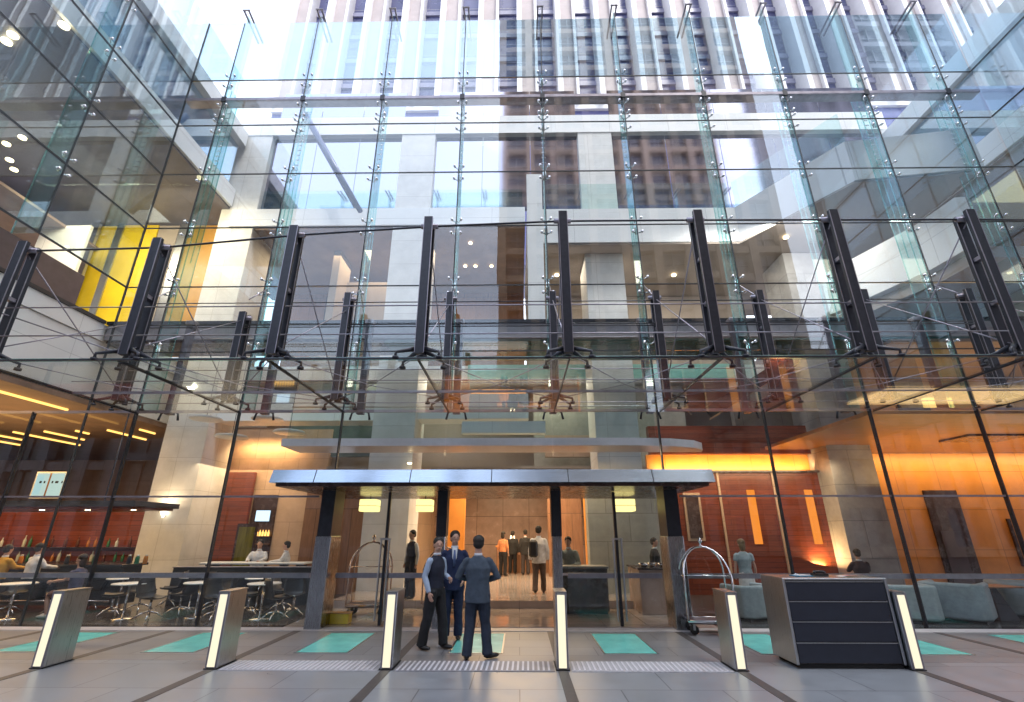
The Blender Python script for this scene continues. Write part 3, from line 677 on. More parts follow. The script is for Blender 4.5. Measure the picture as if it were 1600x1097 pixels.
rod('cable', [(G(-4), YF, CZ + .55), (G(4) + .05, YF, CZ + .55)], .012, 'chan'); rod('cable', [(G(-4), YF, CZ + 1.1), (G(4) + .05, YF, CZ + 1.1)], .012, 'chan')
for k in range(-4, 5):
    a = G(k) + .05
    rod('tie_rod', [(a, YF, CZ + .3), (a, YM, tops[k] - .25)], .012, 'chan'); rod('tie_rod', [(a, YM, 7.3), (a, FY + .1, 8.01)], .014, 'chan'); rod('tie_rod', [(a, YF, tops[k] - .2), (a, YM, CZ + .3)], .012, 'chan')
    if k < 4:
        b = G(k + 1) + .05
        rod('bracing_rod', [(a, YF, CZ + .18), (a + 1.26, 9.2, CZ + .05), (b, YM, CZ + .18)], .010, 'chan'); rod('bracing_rod', [(b, YF, CZ + .18), (a + 1.26, 9.2, CZ + .05), (a, YM, CZ + .18)], .010, 'chan')
rod('tie_rod', [(G(-4), YF, CZ + 1.0), (G(-3) + .05, YM, CZ + .4), (G(-2), FY, CZ + .25)], .012, 'chan')
# solid copies of the canopy posts, standing in for their reflection in the glass
M['inner'] = mat('post_reflection_grey', (.11, .10, .125), rough=.35, metal=.4, noise=.2)
for k in range(-4, 6):
    x = G(k) + .1
    o = MB().box(x - .09, x + .09, 12.28 - FY, 12.44 - FY, 4.75, 7.3).build('reflected_post', 'inner', fc)
    MB().bevbox(x - .12, x + .12, 12.24 - FY, 12.48 - FY, 7.3, 7.42, .01).build('post_head', 'chan', o)
    mb = MB()
    for sx in (-1, 1): mb.tube([(x + sx * .04, 12.36 - FY, 4.9), (x + sx * .22, 12.36 - FY, 4.78), (x + sx * .26, 12.36 - FY, 4.6)], [.035, .025, .03], 8)
    mb.build('spider_bracket', 'black', o)
MB().tube([(G(-4), 12.36 - FY, 6.9), (G(5), 12.36 - FY, 6.9)], .012, 6).build('cable', 'chan', fc); MB().tube([(G(-4), 12.36 - FY, 5.6), (G(5), 12.36 - FY, 5.6)], .012, 6).build('cable', 'chan', fc)

# ================================================================== ENTRANCE PORTAL
en = empty('entrance_portal', (-.5, 11.2, 0), label='steel entrance surround with a long brushed fascia over the glass doors', cat='doorway'); EO = Vector((.5, -11.2, 0))
def ep(mb, name, m, p=en):
    o = mb.build(name, m, p)
    if p is en: o.location = EO
    return o
fm = MB(); FP = [(10.0, 2.80), (11.3, 2.80), (11.3, 3.06), (10.11, 3.06)]
fm.add([(x, y, z) for x in (-5.05, 3.93) for y, z in FP], [(3, 2, 1, 0), (4, 5, 6, 7)] + [(i, (i + 1) % 4, 4 + (i + 1) % 4, 4 + i) for i in range(4)])
f = ep(fm, 'fascia', 'steelh')
for x in (-4.15, -2.2, -.55, 1.0, 2.7): ep(MB().beam((x, 10.0, 2.802), (x, 10.108, 3.058), .016, .006), 'fascia_joint', 'seal', f).location = (0, 0, 0)
ep(MB().box(-4.95, 3.83, 10.1, 14.0, 2.73, 2.795), 'soffit', 'darkbrown')
for k in range(-2, 2):
    x = G(k) + .02
    if k in (-2, 1):
        ep(MB().bevbox(x - .17, x + .17, 11.1, 11.75, 0, 1.78, .01), 'post_cladding', 'darksteel'); ep(MB().box(x - .15, x + .15, 11.12, 11.73, 1.78, 2.73), 'post', 'black')
    else:
        ep(MB().bevbox(x - .10, x + .10, 11.2, 11.6, 0, 1.78, .01), 'post_cladding', 'darksteel'); ep(MB().box(x - .11, x + .11, 11.22, 11.58, 1.78, 2.73), 'post', 'black')
# inner vestibule glass and dark steel frame
for k in (-2, 0):
    d = ep(MB().box(G(k) + .25, G(k + 1) - .25, 11.5, 11.52, .03, 2.7), 'door_glass', 'glass_low')
    ep(MB().box(G(k) + .25, G(k + 1) - .25, 11.48, 11.54, .93, 1.03), 'push_bar', 'chan')
for x, lean in ((-2.95, 0), (2.15, 0)):
    mb = MB()
    for s in (-.09, .09): mb.tube([(x + s, 11.42, .12), (x + s, 11.42, 1.72)], .022, 8).tube([(x + s, 11.42, .4), (x + s, 11.5, .4)], .012, 6).tube([(x + s, 11.42, 1.4), (x + s, 11.5, 1.4)], .012, 6)
    mb.box(x - .12, x + .12, 11.40, 11.44, 1.70, 1.74)
    ep(mb, 'door_handle', 'steel')
    ep(MB().box(x - .03, x + .03, 11.47, 11.55, 0.02, 2.72), 'door_stile', 'black')
for px, py, w_ in ((580, 770, .22), (666, 762, .2), (973, 769, .25)):
    p = at(px, py, Y=13.2)
    t = empty('lantern', (p.x, 13.2, 2.5), label='small square yellow paper lantern ' + {580: 'left of the left door handle', 666: 'above the three men', 973: 'above the concierge desk'}[px], cat='lantern', group='yellow lanterns')
    MB().bevbox(-w_, w_, -w_, w_, -.14, .16, .02).build('shade', 'lantern', t)
    MB().tube([(0, 0, .16), (0, 0, .23)], .012, 6).box(-w_ - .005, w_ + .005, -w_ - .005, w_ + .005, -.005, .005).build('stem', 'black', t)

# ================================================================== BOLLARDS
bl = None
blab = {-3: 'leftmost steel bollard with a glowing white face, by the cafe tables', -2: 'second steel bollard from the left with a glowing white face', -1: 'steel bollard with a glowing face just left of the three men', 0: 'steel bollard with a glowing face just right of the man in grey', 1: 'steel bollard with a glowing face in front of the right birdcage trolley', 2: 'steel bollard with a glowing face touching the black cabinet'}
for k in range(-3, 3):
    if bl is None:
        b = bl = empty('bollard')
        MB().bevbox(-.085, .085, .0, .50, .012, 1.0, .008).build('body', 'steel', b)
        MB().box(-.09, .09, -.005, .51, 1.002, 1.016).build('cap', 'steel', b)
        MB().box(-.056, .056, -.012, -.002, .03, .97).build('light_panel', 'bollardlight', b)
        MB().box(-.08, -.058, -.016, .0, .012, 1.0).box(.058, .08, -.016, .0, .012, 1.0).build('trim', 'chan', b)
        MB().box(-.10, .10, -.02, .52, .0, .012).build('foot', 'rubber', b)
    else: b = copy_tree(bl)
    b.location = (F(k), 8.08 if k < 2 else 8.14, .005); tag(b, blab[k], 'bollard', 'steel light bollards along the kerb')

# ================================================================== CABINET
cb = empty('valet_desk', (4.81, 8.2, 0), label='black four drawer valet cabinet with stainless sides, standing between two bollards', cat='desk')
W2, D2 = .79, .72
MB().box(-W2 + .06, W2 - .02, .06, D2 - .06, .005, .055).build('plinth', 'rubber', cb)
MB().bevbox(-W2, -W2 + .04, 0, D2, .055, 1.20, .006).build('side_panel', 'steel', cb); MB().bevbox(W2 - .04, W2, 0, D2, .055, 1.20, .006).build('side_panel', 'steel', cb)
MB().box(-W2 + .042, W2 - .042, .05, D2 - .01, .06, 1.165).build('carcass', 'darkbrown', cb)
MB().bevbox(-W2 + .042, W2 - .042, .0, D2 - .002, 1.168, 1.198, .004).build('top', 'steel', cb)
for i in range(4):
    z = .075 + i * .272; dr = MB().bevbox(-W2 + .05, W2 - .05, .012, .045, z, z + .250, .004).build('drawer', 'navy', cb)
    MB().box(-W2 + .05, W2 - .05, .004, .02, z + .252, z + .264).build('grip_edge', 'steel', dr)
t = empty('clipboard', (4.5, 8.55, 1.2), .3, label='blue clipboard and papers lying on the black cabinet', cat='clipboard')
MB().box(-.14, .14, -.1, .1, 0, .012).build('board', mat('blue_board', (.05, .25, .42)), t); MB().box(-.11, .12, -.08, .07, .013, .02).build('paper', 'tablewhite', t); MB().tube([(-.04, .085, .02), (.04, .085, .02)], .012, 6).build('clip', 'chrome', t)
for i, (x, y, a) in enumerate(((5.15, 8.5, .2), (5.32, 8.62, -.3))):
    t = empty('brochure', (x, y, 1.2), a, label=['white leaflet lying open on the right of the black cabinet top', 'pink leaflet at the right end of the black cabinet top'][i], cat='brochure')
    MB().add([(-.1, -.07, 0), (0, -.07, .012), (.1, -.07, 0), (-.1, .07, 0), (0, .07, .012), (.1, .07, 0), (-.1, -.07, -.0), (.1, -.07, 0)], [(0, 1, 4, 3), (1, 2, 5, 4)]).build('paper', M['tablewhite'] if i == 0 else mat('pink_paper', (.65, .25, .25)), t)
t = empty('phone', (4.85, 8.65, 1.2), label='small dark desk phone at the middle of the black cabinet top', cat='phone')
MB().prism([(-.09, -.1), (.09, -.1), (.09, .1), (-.09, .1)], 0, .035).build('base', 'blackp', t); MB().tube([(-.08, .0, .06), (.08, .0, .06)], .02, 8).ell((-.08, 0, .05), (.028, .03, .02), 8, 5).ell((.08, 0, .05), (.028, .03, .02), 8, 5).build('handset', 'blackp', t)

# ================================================================== LUGGAGE TROLLEYS
def trolley(x, y, rz, s, label, m):
    t = empty('luggage_trolley', (x, y, .02), rz, label=label, cat='trolley', group='birdcage luggage trolleys'); t.scale = (s,) * 3
    W, D, H = .46, .30, 1.05
    mb = MB().bevbox(-W, W, -D, D, .19, .25, .02); mb.build('deck', 'darkpurple', t)
    MB().tube([(-W, -D, .235), (W, -D, .235), (W, D, .235), (-W, D, .235)], .024, 8, closed=True).build('bumper_rail', m, t)
    for sy in (-1, 1):
        pts = [(-W, sy * D, .24), (-W, sy * D, H)]
        for i in range(1, 12):
            a = math.pi * i / 12; q = math.sin(a)
            pts.append((-W * math.cos(a), sy * D * (1 - .93 * q ** 1.3), H + .56 * q))
        pts += [(W, sy * D, H), (W, sy * D, .24)]
        MB().tube(pts, .020, 8).build('arch', m, t)
    MB().tube([(-W, -D, H), (-W, D, H)], .012, 6).tube([(W, -D, H), (W, D, H)], .012, 6).tube([(-W, 0, H), (W, 0, H)], .014, 6).build('hanging_rail', m, t)
    MB().lathe([(.03, 0), (.045, .02), (.02, .05), (.018, .07), (.04, .1), (.045, .13), (.02, .17), (.004, .19)], (0, 0, H + .55), 12).build('finial', m, t)
    for sx in (-1, 1):
        for sy in (-1, 1):
            c = MB().tube([(sx * (W - .1), sy * (D - .06) - .022, .085), (sx * (W - .1), sy * (D - .06) + .022, .085)], .085, 14).build('wheel', 'rubber', t)
            MB().box(sx * (W - .1) - .02, sx * (W - .1) + .02, sy * (D - .06) - .035, sy * (D - .06) - .027, .08, .19).box(sx * (W - .1) - .02, sx * (W - .1) + .02, sy * (D - .06) + .027, sy * (D - .06) + .035, .08, .19).build('caster_fork', 'steel', c)
    return t
trolley(3.74, 10.8, R(-8), .97, 'polished birdcage luggage trolley on the forecourt right of the entrance', 'chrome')
trolley(-3.62, 12.9, R(6), 1.0, 'birdcage luggage trolley parked inside the left door bay', 'brass')
trolley(-1.9, 13.3, R(50), .92, 'birdcage luggage trolley loaded with black bags inside, left of the men', 'brass')
def suitcase(x, y, z, rz, w_, d_, h_, m, label):
    t = empty('suitcase', (x, y, z), rz, label=label, cat='suitcase')
    MB().bevbox(-w_, w_, -d_, d_, .03, h_, .03).build('shell', m, t); MB().tube([(-.07, 0, h_), (-.07, 0, h_ + .1), (.07, 0, h_ + .1), (.07, 0, h_)], .01, 6).build('handle', 'chrome', t)
    MB().tube([(-w_ + .04, -d_, .03), (-w_ + .04, d_, .03)], .03, 8).build('wheel', 'rubber', t); MB().tube([(w_ - .04, -d_, .03), (w_ - .04, d_, .03)], .03, 8).build('wheel', 'rubber', t)
suitcase(-2.05, 13.25, .26, R(50), .24, .13, .62, M['blackp'], 'large black suitcase standing on the trolley left of the men')
suitcase(-1.75, 13.55, .26, R(50), .2, .12, .45, M['darkpurple'], 'smaller aubergine suitcase on the trolley left of the men')
# planter tub and yellow box
t = empty('yellow_crate', (-3.75, 11.62, .02), label='low yellow box on the floor inside the left door bay', cat='box')
MB().bevbox(-.33, .1, 0, .24, 0, .2, .015).build('body', 'yellow', t); MB().box(-.34, .11, -.005, .245, .2, .215).build('lid', 'ochre', t)

# ================================================================== CONCIERGE DESKS
t = empty('concierge_desk', (1.55, 13.1, .02), label='dark marble concierge desk with a pale top behind the centre doors', cat='desk')
MB().box(-.62, .62, 0, .6, .06, 1.0).build('front_panel', mat('dark_green_brown_marble', (.07, .06, .045), rough=.25, noise=.5, nscale=4), t)
MB().box(-.58, .58, .05, .55, 0, .06).build('plinth', 'rubber', t); MB().bevbox(-.66, .66, -.04, .64, 1.0, 1.05, .01).build('counter_top', 'greystone', t); MB().box(-.62, .62, -.012, -.001, .84, .9).build('inlay_band', 'brass', t)
t = empty('lobby_counter', (3.35, 13.0, .02), label='dark red marble counter with glass bowls at the right of the vestibule', cat='counter')
MB().bevbox(-.42, .5, 0, 1.3, 0, .98, .01).build('body', 'brownstone', t); MB().bevbox(-.45, .53, -.03, 1.33, .98, 1.02, .008).build('counter_top', 'darkbrown', t)
for i, (x, y) in enumerate(((-.25, .2), (0, .35), (.22, .2))):
    b = empty('glass_bowl', (3.35 + x, 13.0 + y, 1.04), label=['clear bowl at the left end of the red marble counter', 'clear bowl in the middle of the red marble counter', 'clear bowl at the right end of the red marble counter'][i], cat='bowl', group='bowls on the counter')
    MB().lathe([(.05, 0), (.09, .03), (.12, .1), (.115, .1), (.085, .035), (.045, .008)], (0, 0, 0), 14).build('bowl', 'chrome', b)
t = empty('reception_desk', (.6, 23.2, .2), label='long orange wood reception desk at the back of the lobby', cat='desk')
MB().box(-1.6, 1.4, 0, .7, 0, 1.05).build('front_panel', 'wood', t); MB().bevbox(-1.65, 1.45, -.05, .75, 1.05, 1.1, .01).build('counter_top', 'orange', t)
for i, x in enumerate((-.9, .9)):
    l = empty('table_lamp', (.6 + x, 23.5, 1.3), label=['table lamp at the left end of the reception desk', 'table lamp at the right end of the reception desk'][i], cat='lamp', group='reception lamps')
    MB().lathe([(.06, 0), (.02, .03), (.015, .25)], (0, 0, 0), 10).build('base', 'brass', l); MB().lathe([(.11, .24), (.08, .42)], (0, 0, 0), 12).build('lamp_shade', 'warmlamp', l)

# ================================================================== CAFE AND BAR
t = empty('bar_counter', (-14.2, 13.6, .02), label='long black bar counter left of the pale column', cat='bar counter')
MB().box(-5, 3.9, 0, .7, .1, 1.0).build('front_panel', 'blackp', t); MB().bevbox(-5.1, 3.95, -.12, .85, 1.0, 1.06, .01).build('counter_top', mat('black_stone_top', (.03, .03, .035), rough=.12), t); MB().tube([(-5, -.18, .22), (3.9, -.18, .22)], .025, 8).build('foot_rail', 'brass', t)
t = empty('bar_canopy', (-14.2, 13.6, 2.45), label='thin black canopy with warm lights hanging over the bar', cat='canopy')
MB().box(-5, 4.0, -.3, 1.5, .06, .2).build('fascia', 'blackp', t); MB().box(-4.9, 3.9, -.2, 1.4, 0, .055).build('soffit', 'woodred', t)
MB().tube([(-4, .5, .2), (-4, .5, 2.9)], .02, 6).tube([(2.5, .5, .2), (2.5, .5, 2.9)], .02, 6).build('hanger', 'black', t)
for i in range(7): MB().lathe([(.06, -.01), (.06, .004)], (-4.4 + i * 1.3, .5, -.005), 10).build('downlight', 'warmlamp', t)
area('bar_light', (-14.2, 14.1, 2.38), (0, 0, 0), 8, .6, 130, AMB)
t = empty('bottle_shelf', (-14.5, 17.2, .02), label='tall red timber back bar with shelves of bottles', cat='shelf')
MB().box(-5, 2.6, .3, .4, 0, 2.5).build('back_panel', 'woodred', t)
for z in (.9, 1.35): MB().box(-5, 2.6, 0, .3, z, z + .03).build('shelf_board', 'darkbrown', t)
bm_ = [mat('bottle_green', (.03, .16, .08), rough=.08), mat('bottle_amber', (.45, .17, .03), rough=.08), mat('bottle_clear', (.55, .60, .60), rough=.06), mat('bottle_dark', (.10, .03, .02), rough=.08)]
protos = []
for m in bm_:
    b = MB().lathe([(.038, 0), (.04, .01), (.04, .19), (.014, .24), (.013, .31), (.016, .32)], (0, 0, 0), 8).mesh('bottle', m); protos.append(b)
for z in (.93, 1.38, 1.83):
    mb = MB()
for i in range(40):
    b = bpy.data.objects.new('bottle', random.choice(protos)); COL.objects.link(b); b.parent = t; b.location = (-4.8 + (i % 20) * .36 + random.uniform(-.1, .1), .14, (.93, 1.38)[i // 20]); b.scale = (1.2, 1.2, random.uniform(.85, 1.15))
# framed lit panel above the bar
A, B_ = at(52, 757, Y=16.0), at(100, 757, Y=16.0)
t = empty('framed_panel', ((A.x + B_.x) / 2, 16.0, 3.3), label='pale backlit framed panel with dark marks hanging above the bar', cat='sign')
hw = (B_.x - A.x) / 2
MB().box(-hw, hw, 0, .05, -.42, .42).build('frame', 'tablewhite', t); MB().box(-hw + .05, hw - .05, -.012, -.002, -.37, .37).build('face', emat('pale_green_backlight', (.75, .95, .86), .36), t)
MB().box(-hw + .08, -hw + .30, -.02, -.013, -.3, .3).build('inset', emat('pale_blue_inset', (.45, .66, .66), .5), t); MB().box(-.03, .02, -.022, -.013, -.37, .37).build('mullion', 'wood', t)
for x, w_ in ((-.30, .07), (-.16, .05), (.1, .05), (.22, .10), (.42, .04)): MB().box(x, x + w_, -.03, -.023, .05, .12).build('mark', 'blackp', t)
# wall lamp on the pale column
p = at(256, 800, Y=16.1)
t = empty('wall_lamp', (p.x, 16.1, p.z), label='small uplight wall lamp glowing on the leftmost pale column', cat='lamp')
MB().lathe([(.02, -.16), (.10, 0), (.11, .01)], (0, 0, 0), 14).build('lamp_shade', emat('wall_lamp_glow', (1, .85, .6), 4), t); MB().box(-.02, .02, 0, .1, -.12, -.05).build('bracket', 'blackp', t)
area('wall_lamp_light', (p.x, 15.95, p.z + .1), (R(180), 0, 0), .2, .1, 14, WARM)

for i, (px, py) in enumerate(((322, 655), (362, 683), (452, 676), (418, 655))):
    p = at(px, py, Y=15.6)
    t = empty('pendant_lamp', (p.x, 15.6, p.z), label=['white disc pendant hanging beside the leftmost pale column', 'lowest white disc pendant left of the entrance fascia', 'white disc pendant just above the left end of the entrance fascia', 'white disc pendant highest and farthest right of the group'][i], cat='lamp', group='white disc pendants')
    MB().lathe([(.48, -.02), (.50, 0), (.46, .05), (.10, .11)], (0, 0, 0), 28).build('lamp_shade', 'tablewhite', t); MB().tube([(0, 0, .1), (0, 0, 7.5 - p.z)], .01, 6).build('cable', 'black', t)
# round tables, chairs
def make_table(h=.74, r=.36):
    t = empty('cafe_table')
    MB().lathe([(r, 0), (r + .01, .01), (r + .01, .022), (r - .005, .03)], (0, 0, h - .03), 24).build('tabletop', 'tablewhite', t)
    MB().tube([(0, 0, .02), (0, 0, h - .03)], .025, 10).build('pedestal', 'chrome', t); MB().lathe([(.22, 0), (.21, .015), (.03, .03)], (0, 0, .0), 20).build('base', 'chrome', t)
    return t
def make_chair():
    t = empty('cafe_chair')
    mb = MB(); pr = []
    # moulded shell: curved grid from seat to back
    nu, nv = 9, 13; vs = []
    for j in range(nv):
        v = j / (nv - 1)
        if v < .5: y = -.22 + v * .84; z = .44 + .02 * math.sin(v * math.pi * 2) * -1
        else: a = (v - .5) * 2; y = .20 + .10 * a + .04 * math.sin(a * math.pi); z = .44 + .42 * a ** .9
        for i in range(nu):
            u = (i / (nu - 1) - .5) * 2; wd = .235 * (1 - .25 * max(0, v - .7) / .3 - .1 * max(0, .2 - v) / .2)
            vs.append((u * wd, y - .05 * u * u * (v > .5) * (1 if v > .5 else 0), z + .05 * u * u * (v <= .5)))
    fs = [(j * nu + i, j * nu + i + 1, (j + 1) * nu + i + 1, (j + 1) * nu + i) for j in range(nv - 1) for i in range(nu - 1)]
    mb.add(vs, fs, True); o = mb.build('seat_shell', 'blackp', t); sd_ = o.modifiers.new('thickness', 'SOLIDIFY'); sd_.thickness = .018
    MB().tube([(0, 0, .16), (0, 0, .43)], .025, 8).build('pedestal', 'chrome', t)
    for i in range(4):
        a = i * math.pi / 2 + .78; MB().tube([(.0, 0, .17), (.15 * math.cos(a), .15 * math.sin(a), .13), (.30 * math.cos(a), .30 * math.sin(a), .03)], [.02, .018, .012], 8).build('leg', 'chrome', t)
    return t
tb = make_table(); chp = make_chair(); first = [True, True]
def place(proto, i, x, y, rz, label, cat, group, s=1):
    o = proto if first[i] else copy_tree(proto); first[i] = False
    o.location = (x, y, .02); o.rotation_euler = (0, 0, rz); o.scale = (s,) * 3; return tag(o, label, cat, group)
TG, CG = 'white round cafe tables', 'black shell chairs at the cafe tables'
tabs = [(-11.6, 12.2, 'white cafe table in front of the seated woman'), (-9.0, 12.25, 'white cafe table just right of the leftmost bollard'), (-7.5, 12.5, 'white cafe table between the two left bollards'), (-5.9, 12.3, 'white cafe table by the steel door post'), (-12.9, 12.4, 'white cafe table at the far left edge')]
for x, y, lab in tabs: place(tb, 0, x, y, 0, lab, 'table', TG)
chs = [(-10.5, 12.5, R(90), 'black shell chair the woman sits on'), (-9.65, 12.7, R(-60), 'black shell chair left of the table by the leftmost bollard'), (-8.35, 12.15, R(75), 'black shell chair right of the table by the leftmost bollard'), (-8.15, 12.9, R(-100), 'black shell chair with its back to the table between the bollards'), (-6.85, 12.15, R(60), 'black shell chair between the middle cafe tables'), (-6.5, 12.9, R(-70), 'black shell chair behind the middle cafe tables'), (-5.35, 12.75, R(30), 'black shell chair nearest the steel door post'), (-7.5, 13.2, 0, 'black shell chair behind the table between the bollards'), (-12.3, 12.9, R(20), 'black shell chair at the far left behind a white table'), (-11.2, 13.0, R(-15), 'black shell chair behind the seated woman’s table')]
for x, y, rz, lab in chs: place(chp, 1, x, y, rz, lab, 'chair', CG)
mt = [(-10.2, 13.6, 'white cafe table in the second row behind the leftmost bollard'), (-6.7, 13.7, 'white cafe table in the second row near the long table'), (-8.6, 14.0, 'white cafe table in the second row between the bollards')]
for x, y, lab in mt: place(tb, 0, x, y, 0, lab, 'table', TG)
for i, (x, y, rz, lab) in enumerate([(-9.5, 13.4, R(80), 'black shell chair right of a second row table behind the leftmost bollard'), (-10.9, 13.7, R(-80), 'black shell chair left of a second row table behind the leftmost bollard'), (-9.3, 14.2, R(-70), 'black shell chair left of the middle second row table'), (-7.9, 13.9, R(80), 'black shell chair right of the middle second row table'), (-6.0, 13.6, R(85), 'black shell chair right of the second row table near the long table'), (-7.35, 13.6, R(-95), 'black shell chair left of the second row table near the long table'), (-5.5, 12.2, R(140), 'black shell chair pushed against the door post glass')]): place(chp, 1, x, y, rz, lab, 'chair', CG)
t = empty('low_partition', (-7.6, 14.55, .02), label='low black partition with a grey cap behind the cafe tables', cat='partition')
MB().box(-2.0, 2.1, 0, .1, 0, .92).build('panel', 'blackp', t); MB().bevbox(-2.02, 2.12, -.03, .13, .92, .95, .008).build('cap', 'chan', t)
for i, (x, y) in enumerate(((-10.3, 13.75), (-9.9, 13.8), (-10.05, 13.7), (-12.0, 13.8), (-13.2, 13.75), (-11.3, 13.85))):
    b = empty('glass_jar', (x, y, 1.08), label=['dark jar beside the pale column on the bar top', 'amber jar nearest the end of the bar top', 'green jar between the two end jars on the bar top', 'dark jar in the middle of the bar top', 'amber jar toward the left of the bar top', 'green jar in the middle of the bar top'][i], cat='jar', group='jars on the bar top')
    MB().lathe([(.05, 0), (.055, .02), (.05, .16), (.035, .19)], (0, 0, 0), 10).build('jar', [M['navy'], bm_[1], bm_[0]][i % 3], b); MB().lathe([(.04, .19), (.04, .22)], (0, 0, 0), 10).build('lid', 'steel', b)
# long communal table
t = empty('communal_table', (-7.6, 15.2, .02), label='long high white table where two men in white shirts sit', cat='table')
MB().bevbox(-1.5, 1.5, -.35, .35, .98, 1.03, .01).build('tabletop', 'tablewhite', t)
for sx in (-1.3, 1.3): MB().box(sx - .04, sx + .04, -.3, .3, 0, .98).build('leg', 'blackp', t)
# tall shelves / screens on the warm wall
A = at(410, 806, Y=17.9)
t = empty('wall_screen', (A.x, 17.93, A.z), label='small bright blue screen on the dark timber niche behind the cafe', cat='screen')
MB().box(-.27, .27, 0, .05, -.2, .2).build('frame', 'blackp', t); MB().box(-.25, .25, -.008, -.001, -.18, .18).build('display', 'screen', t)
t = empty('dark_niche', (A.x, 17.96, .02), label='dark timber niche with self-glowing bottles under the blue screen', cat='cabinet')
MB().box(-.45, .42, 0, .03, .02, 3.1).build('back_panel', 'darkbrown', t)
for z in (1.2, 1.45, 1.7): MB().box(-.42, .4, -.14, 0, z, z + .02).build('shelf_board', 'wood', t)
for i in range(8): MB().lathe([(.035, 0), (.035, .12), (.012, .16), (.012, .2)], (-.38 + i * .1, -.07, 1.72), 8).build('bottle', 'goldline', t)  # bottles take a glowing material to look lit
t = empty('tall_screen', (at(385, 840, Y=16.2).x, 16.2, .02), label='tall olive glass screen beside the dark niche', cat='screen')
MB().box(-.35, .3, 0, .05, 0, 2.1).build('frame', 'darkbrown', t); MB().box(-.28, .23, -.01, -.001, .1, 2.0).build('face', mat('olive_glass', (.16, .14, .02), rough=.15, noise=.4, nscale=2, streak=(6, 1, .5)), t)
# high stool table with drinks

# ================================================================== LOUNGE ARMCHAIRS
def armchair(x, y, rz, s, label):
    t = empty('armchair', (x, y, .02), rz, label=label, cat='armchair', group='blue-grey tub armchairs'); t.scale = (s, s, s)
    o = MB().bevbox(-.36, .36, -.36, .26, .12, .42, .05).build('seat', 'sofagrey', t)
    o = MB().prism([(-.52, -.42), (-.40, -.42), (-.38, .30), (.38, .30), (.40, -.42), (.52, -.42), (.56, .36), (.40, .50), (-.40, .50), (-.56, .36)], .05, .74).build('shell', 'sofagrey', t)
    bv = o.modifiers.new('soft_edges', 'BEVEL'); bv.width = .05; bv.segments = 3
    MB().box(-.45, .45, -.36, .40, 0, .05).build('plinth', 'rubber', t)
    return t
armchair(8.7, 12.35, R(165), 1.0, 'blue-grey tub armchair right behind the rightmost bollard')
armchair(9.95, 12.4, R(130), 1.05, 'large blue-grey tub armchair turned away beside the small table')
armchair(9.1, 14.6, R(180), 1.0, 'blue-grey tub armchair with a person sitting in it')
armchair(11.9, 13.0, R(60), 1.0, 'blue-grey tub armchair at the right edge of the photo')
armchair(5.35, 12.6, R(200), .95, 'dark blue-grey tub armchair behind the right birdcage trolley')
t = empty('side_table', (10.9, 12.5, .02), label='low table with a thin top on a dark pyramid base between armchairs', cat='table')
MB().bevbox(-.5, .45, -.35, .35, .66, .69, .006).build('tabletop', 'wood', t); MB().add([(-.22, -.22, 0), (.22, -.22, 0), (.22, .22, 0), (-.22, .22, 0), (-.04, -.04, .66), (.04, -.04, .66), (.04, .04, .66), (-.04, .04, .66)], [(0, 3, 2, 1), (4, 5, 6, 7), (0, 1, 5, 4), (1, 2, 6, 5), (2, 3, 7, 6), (3, 0, 4, 7)]).build('base', 'navy', t)

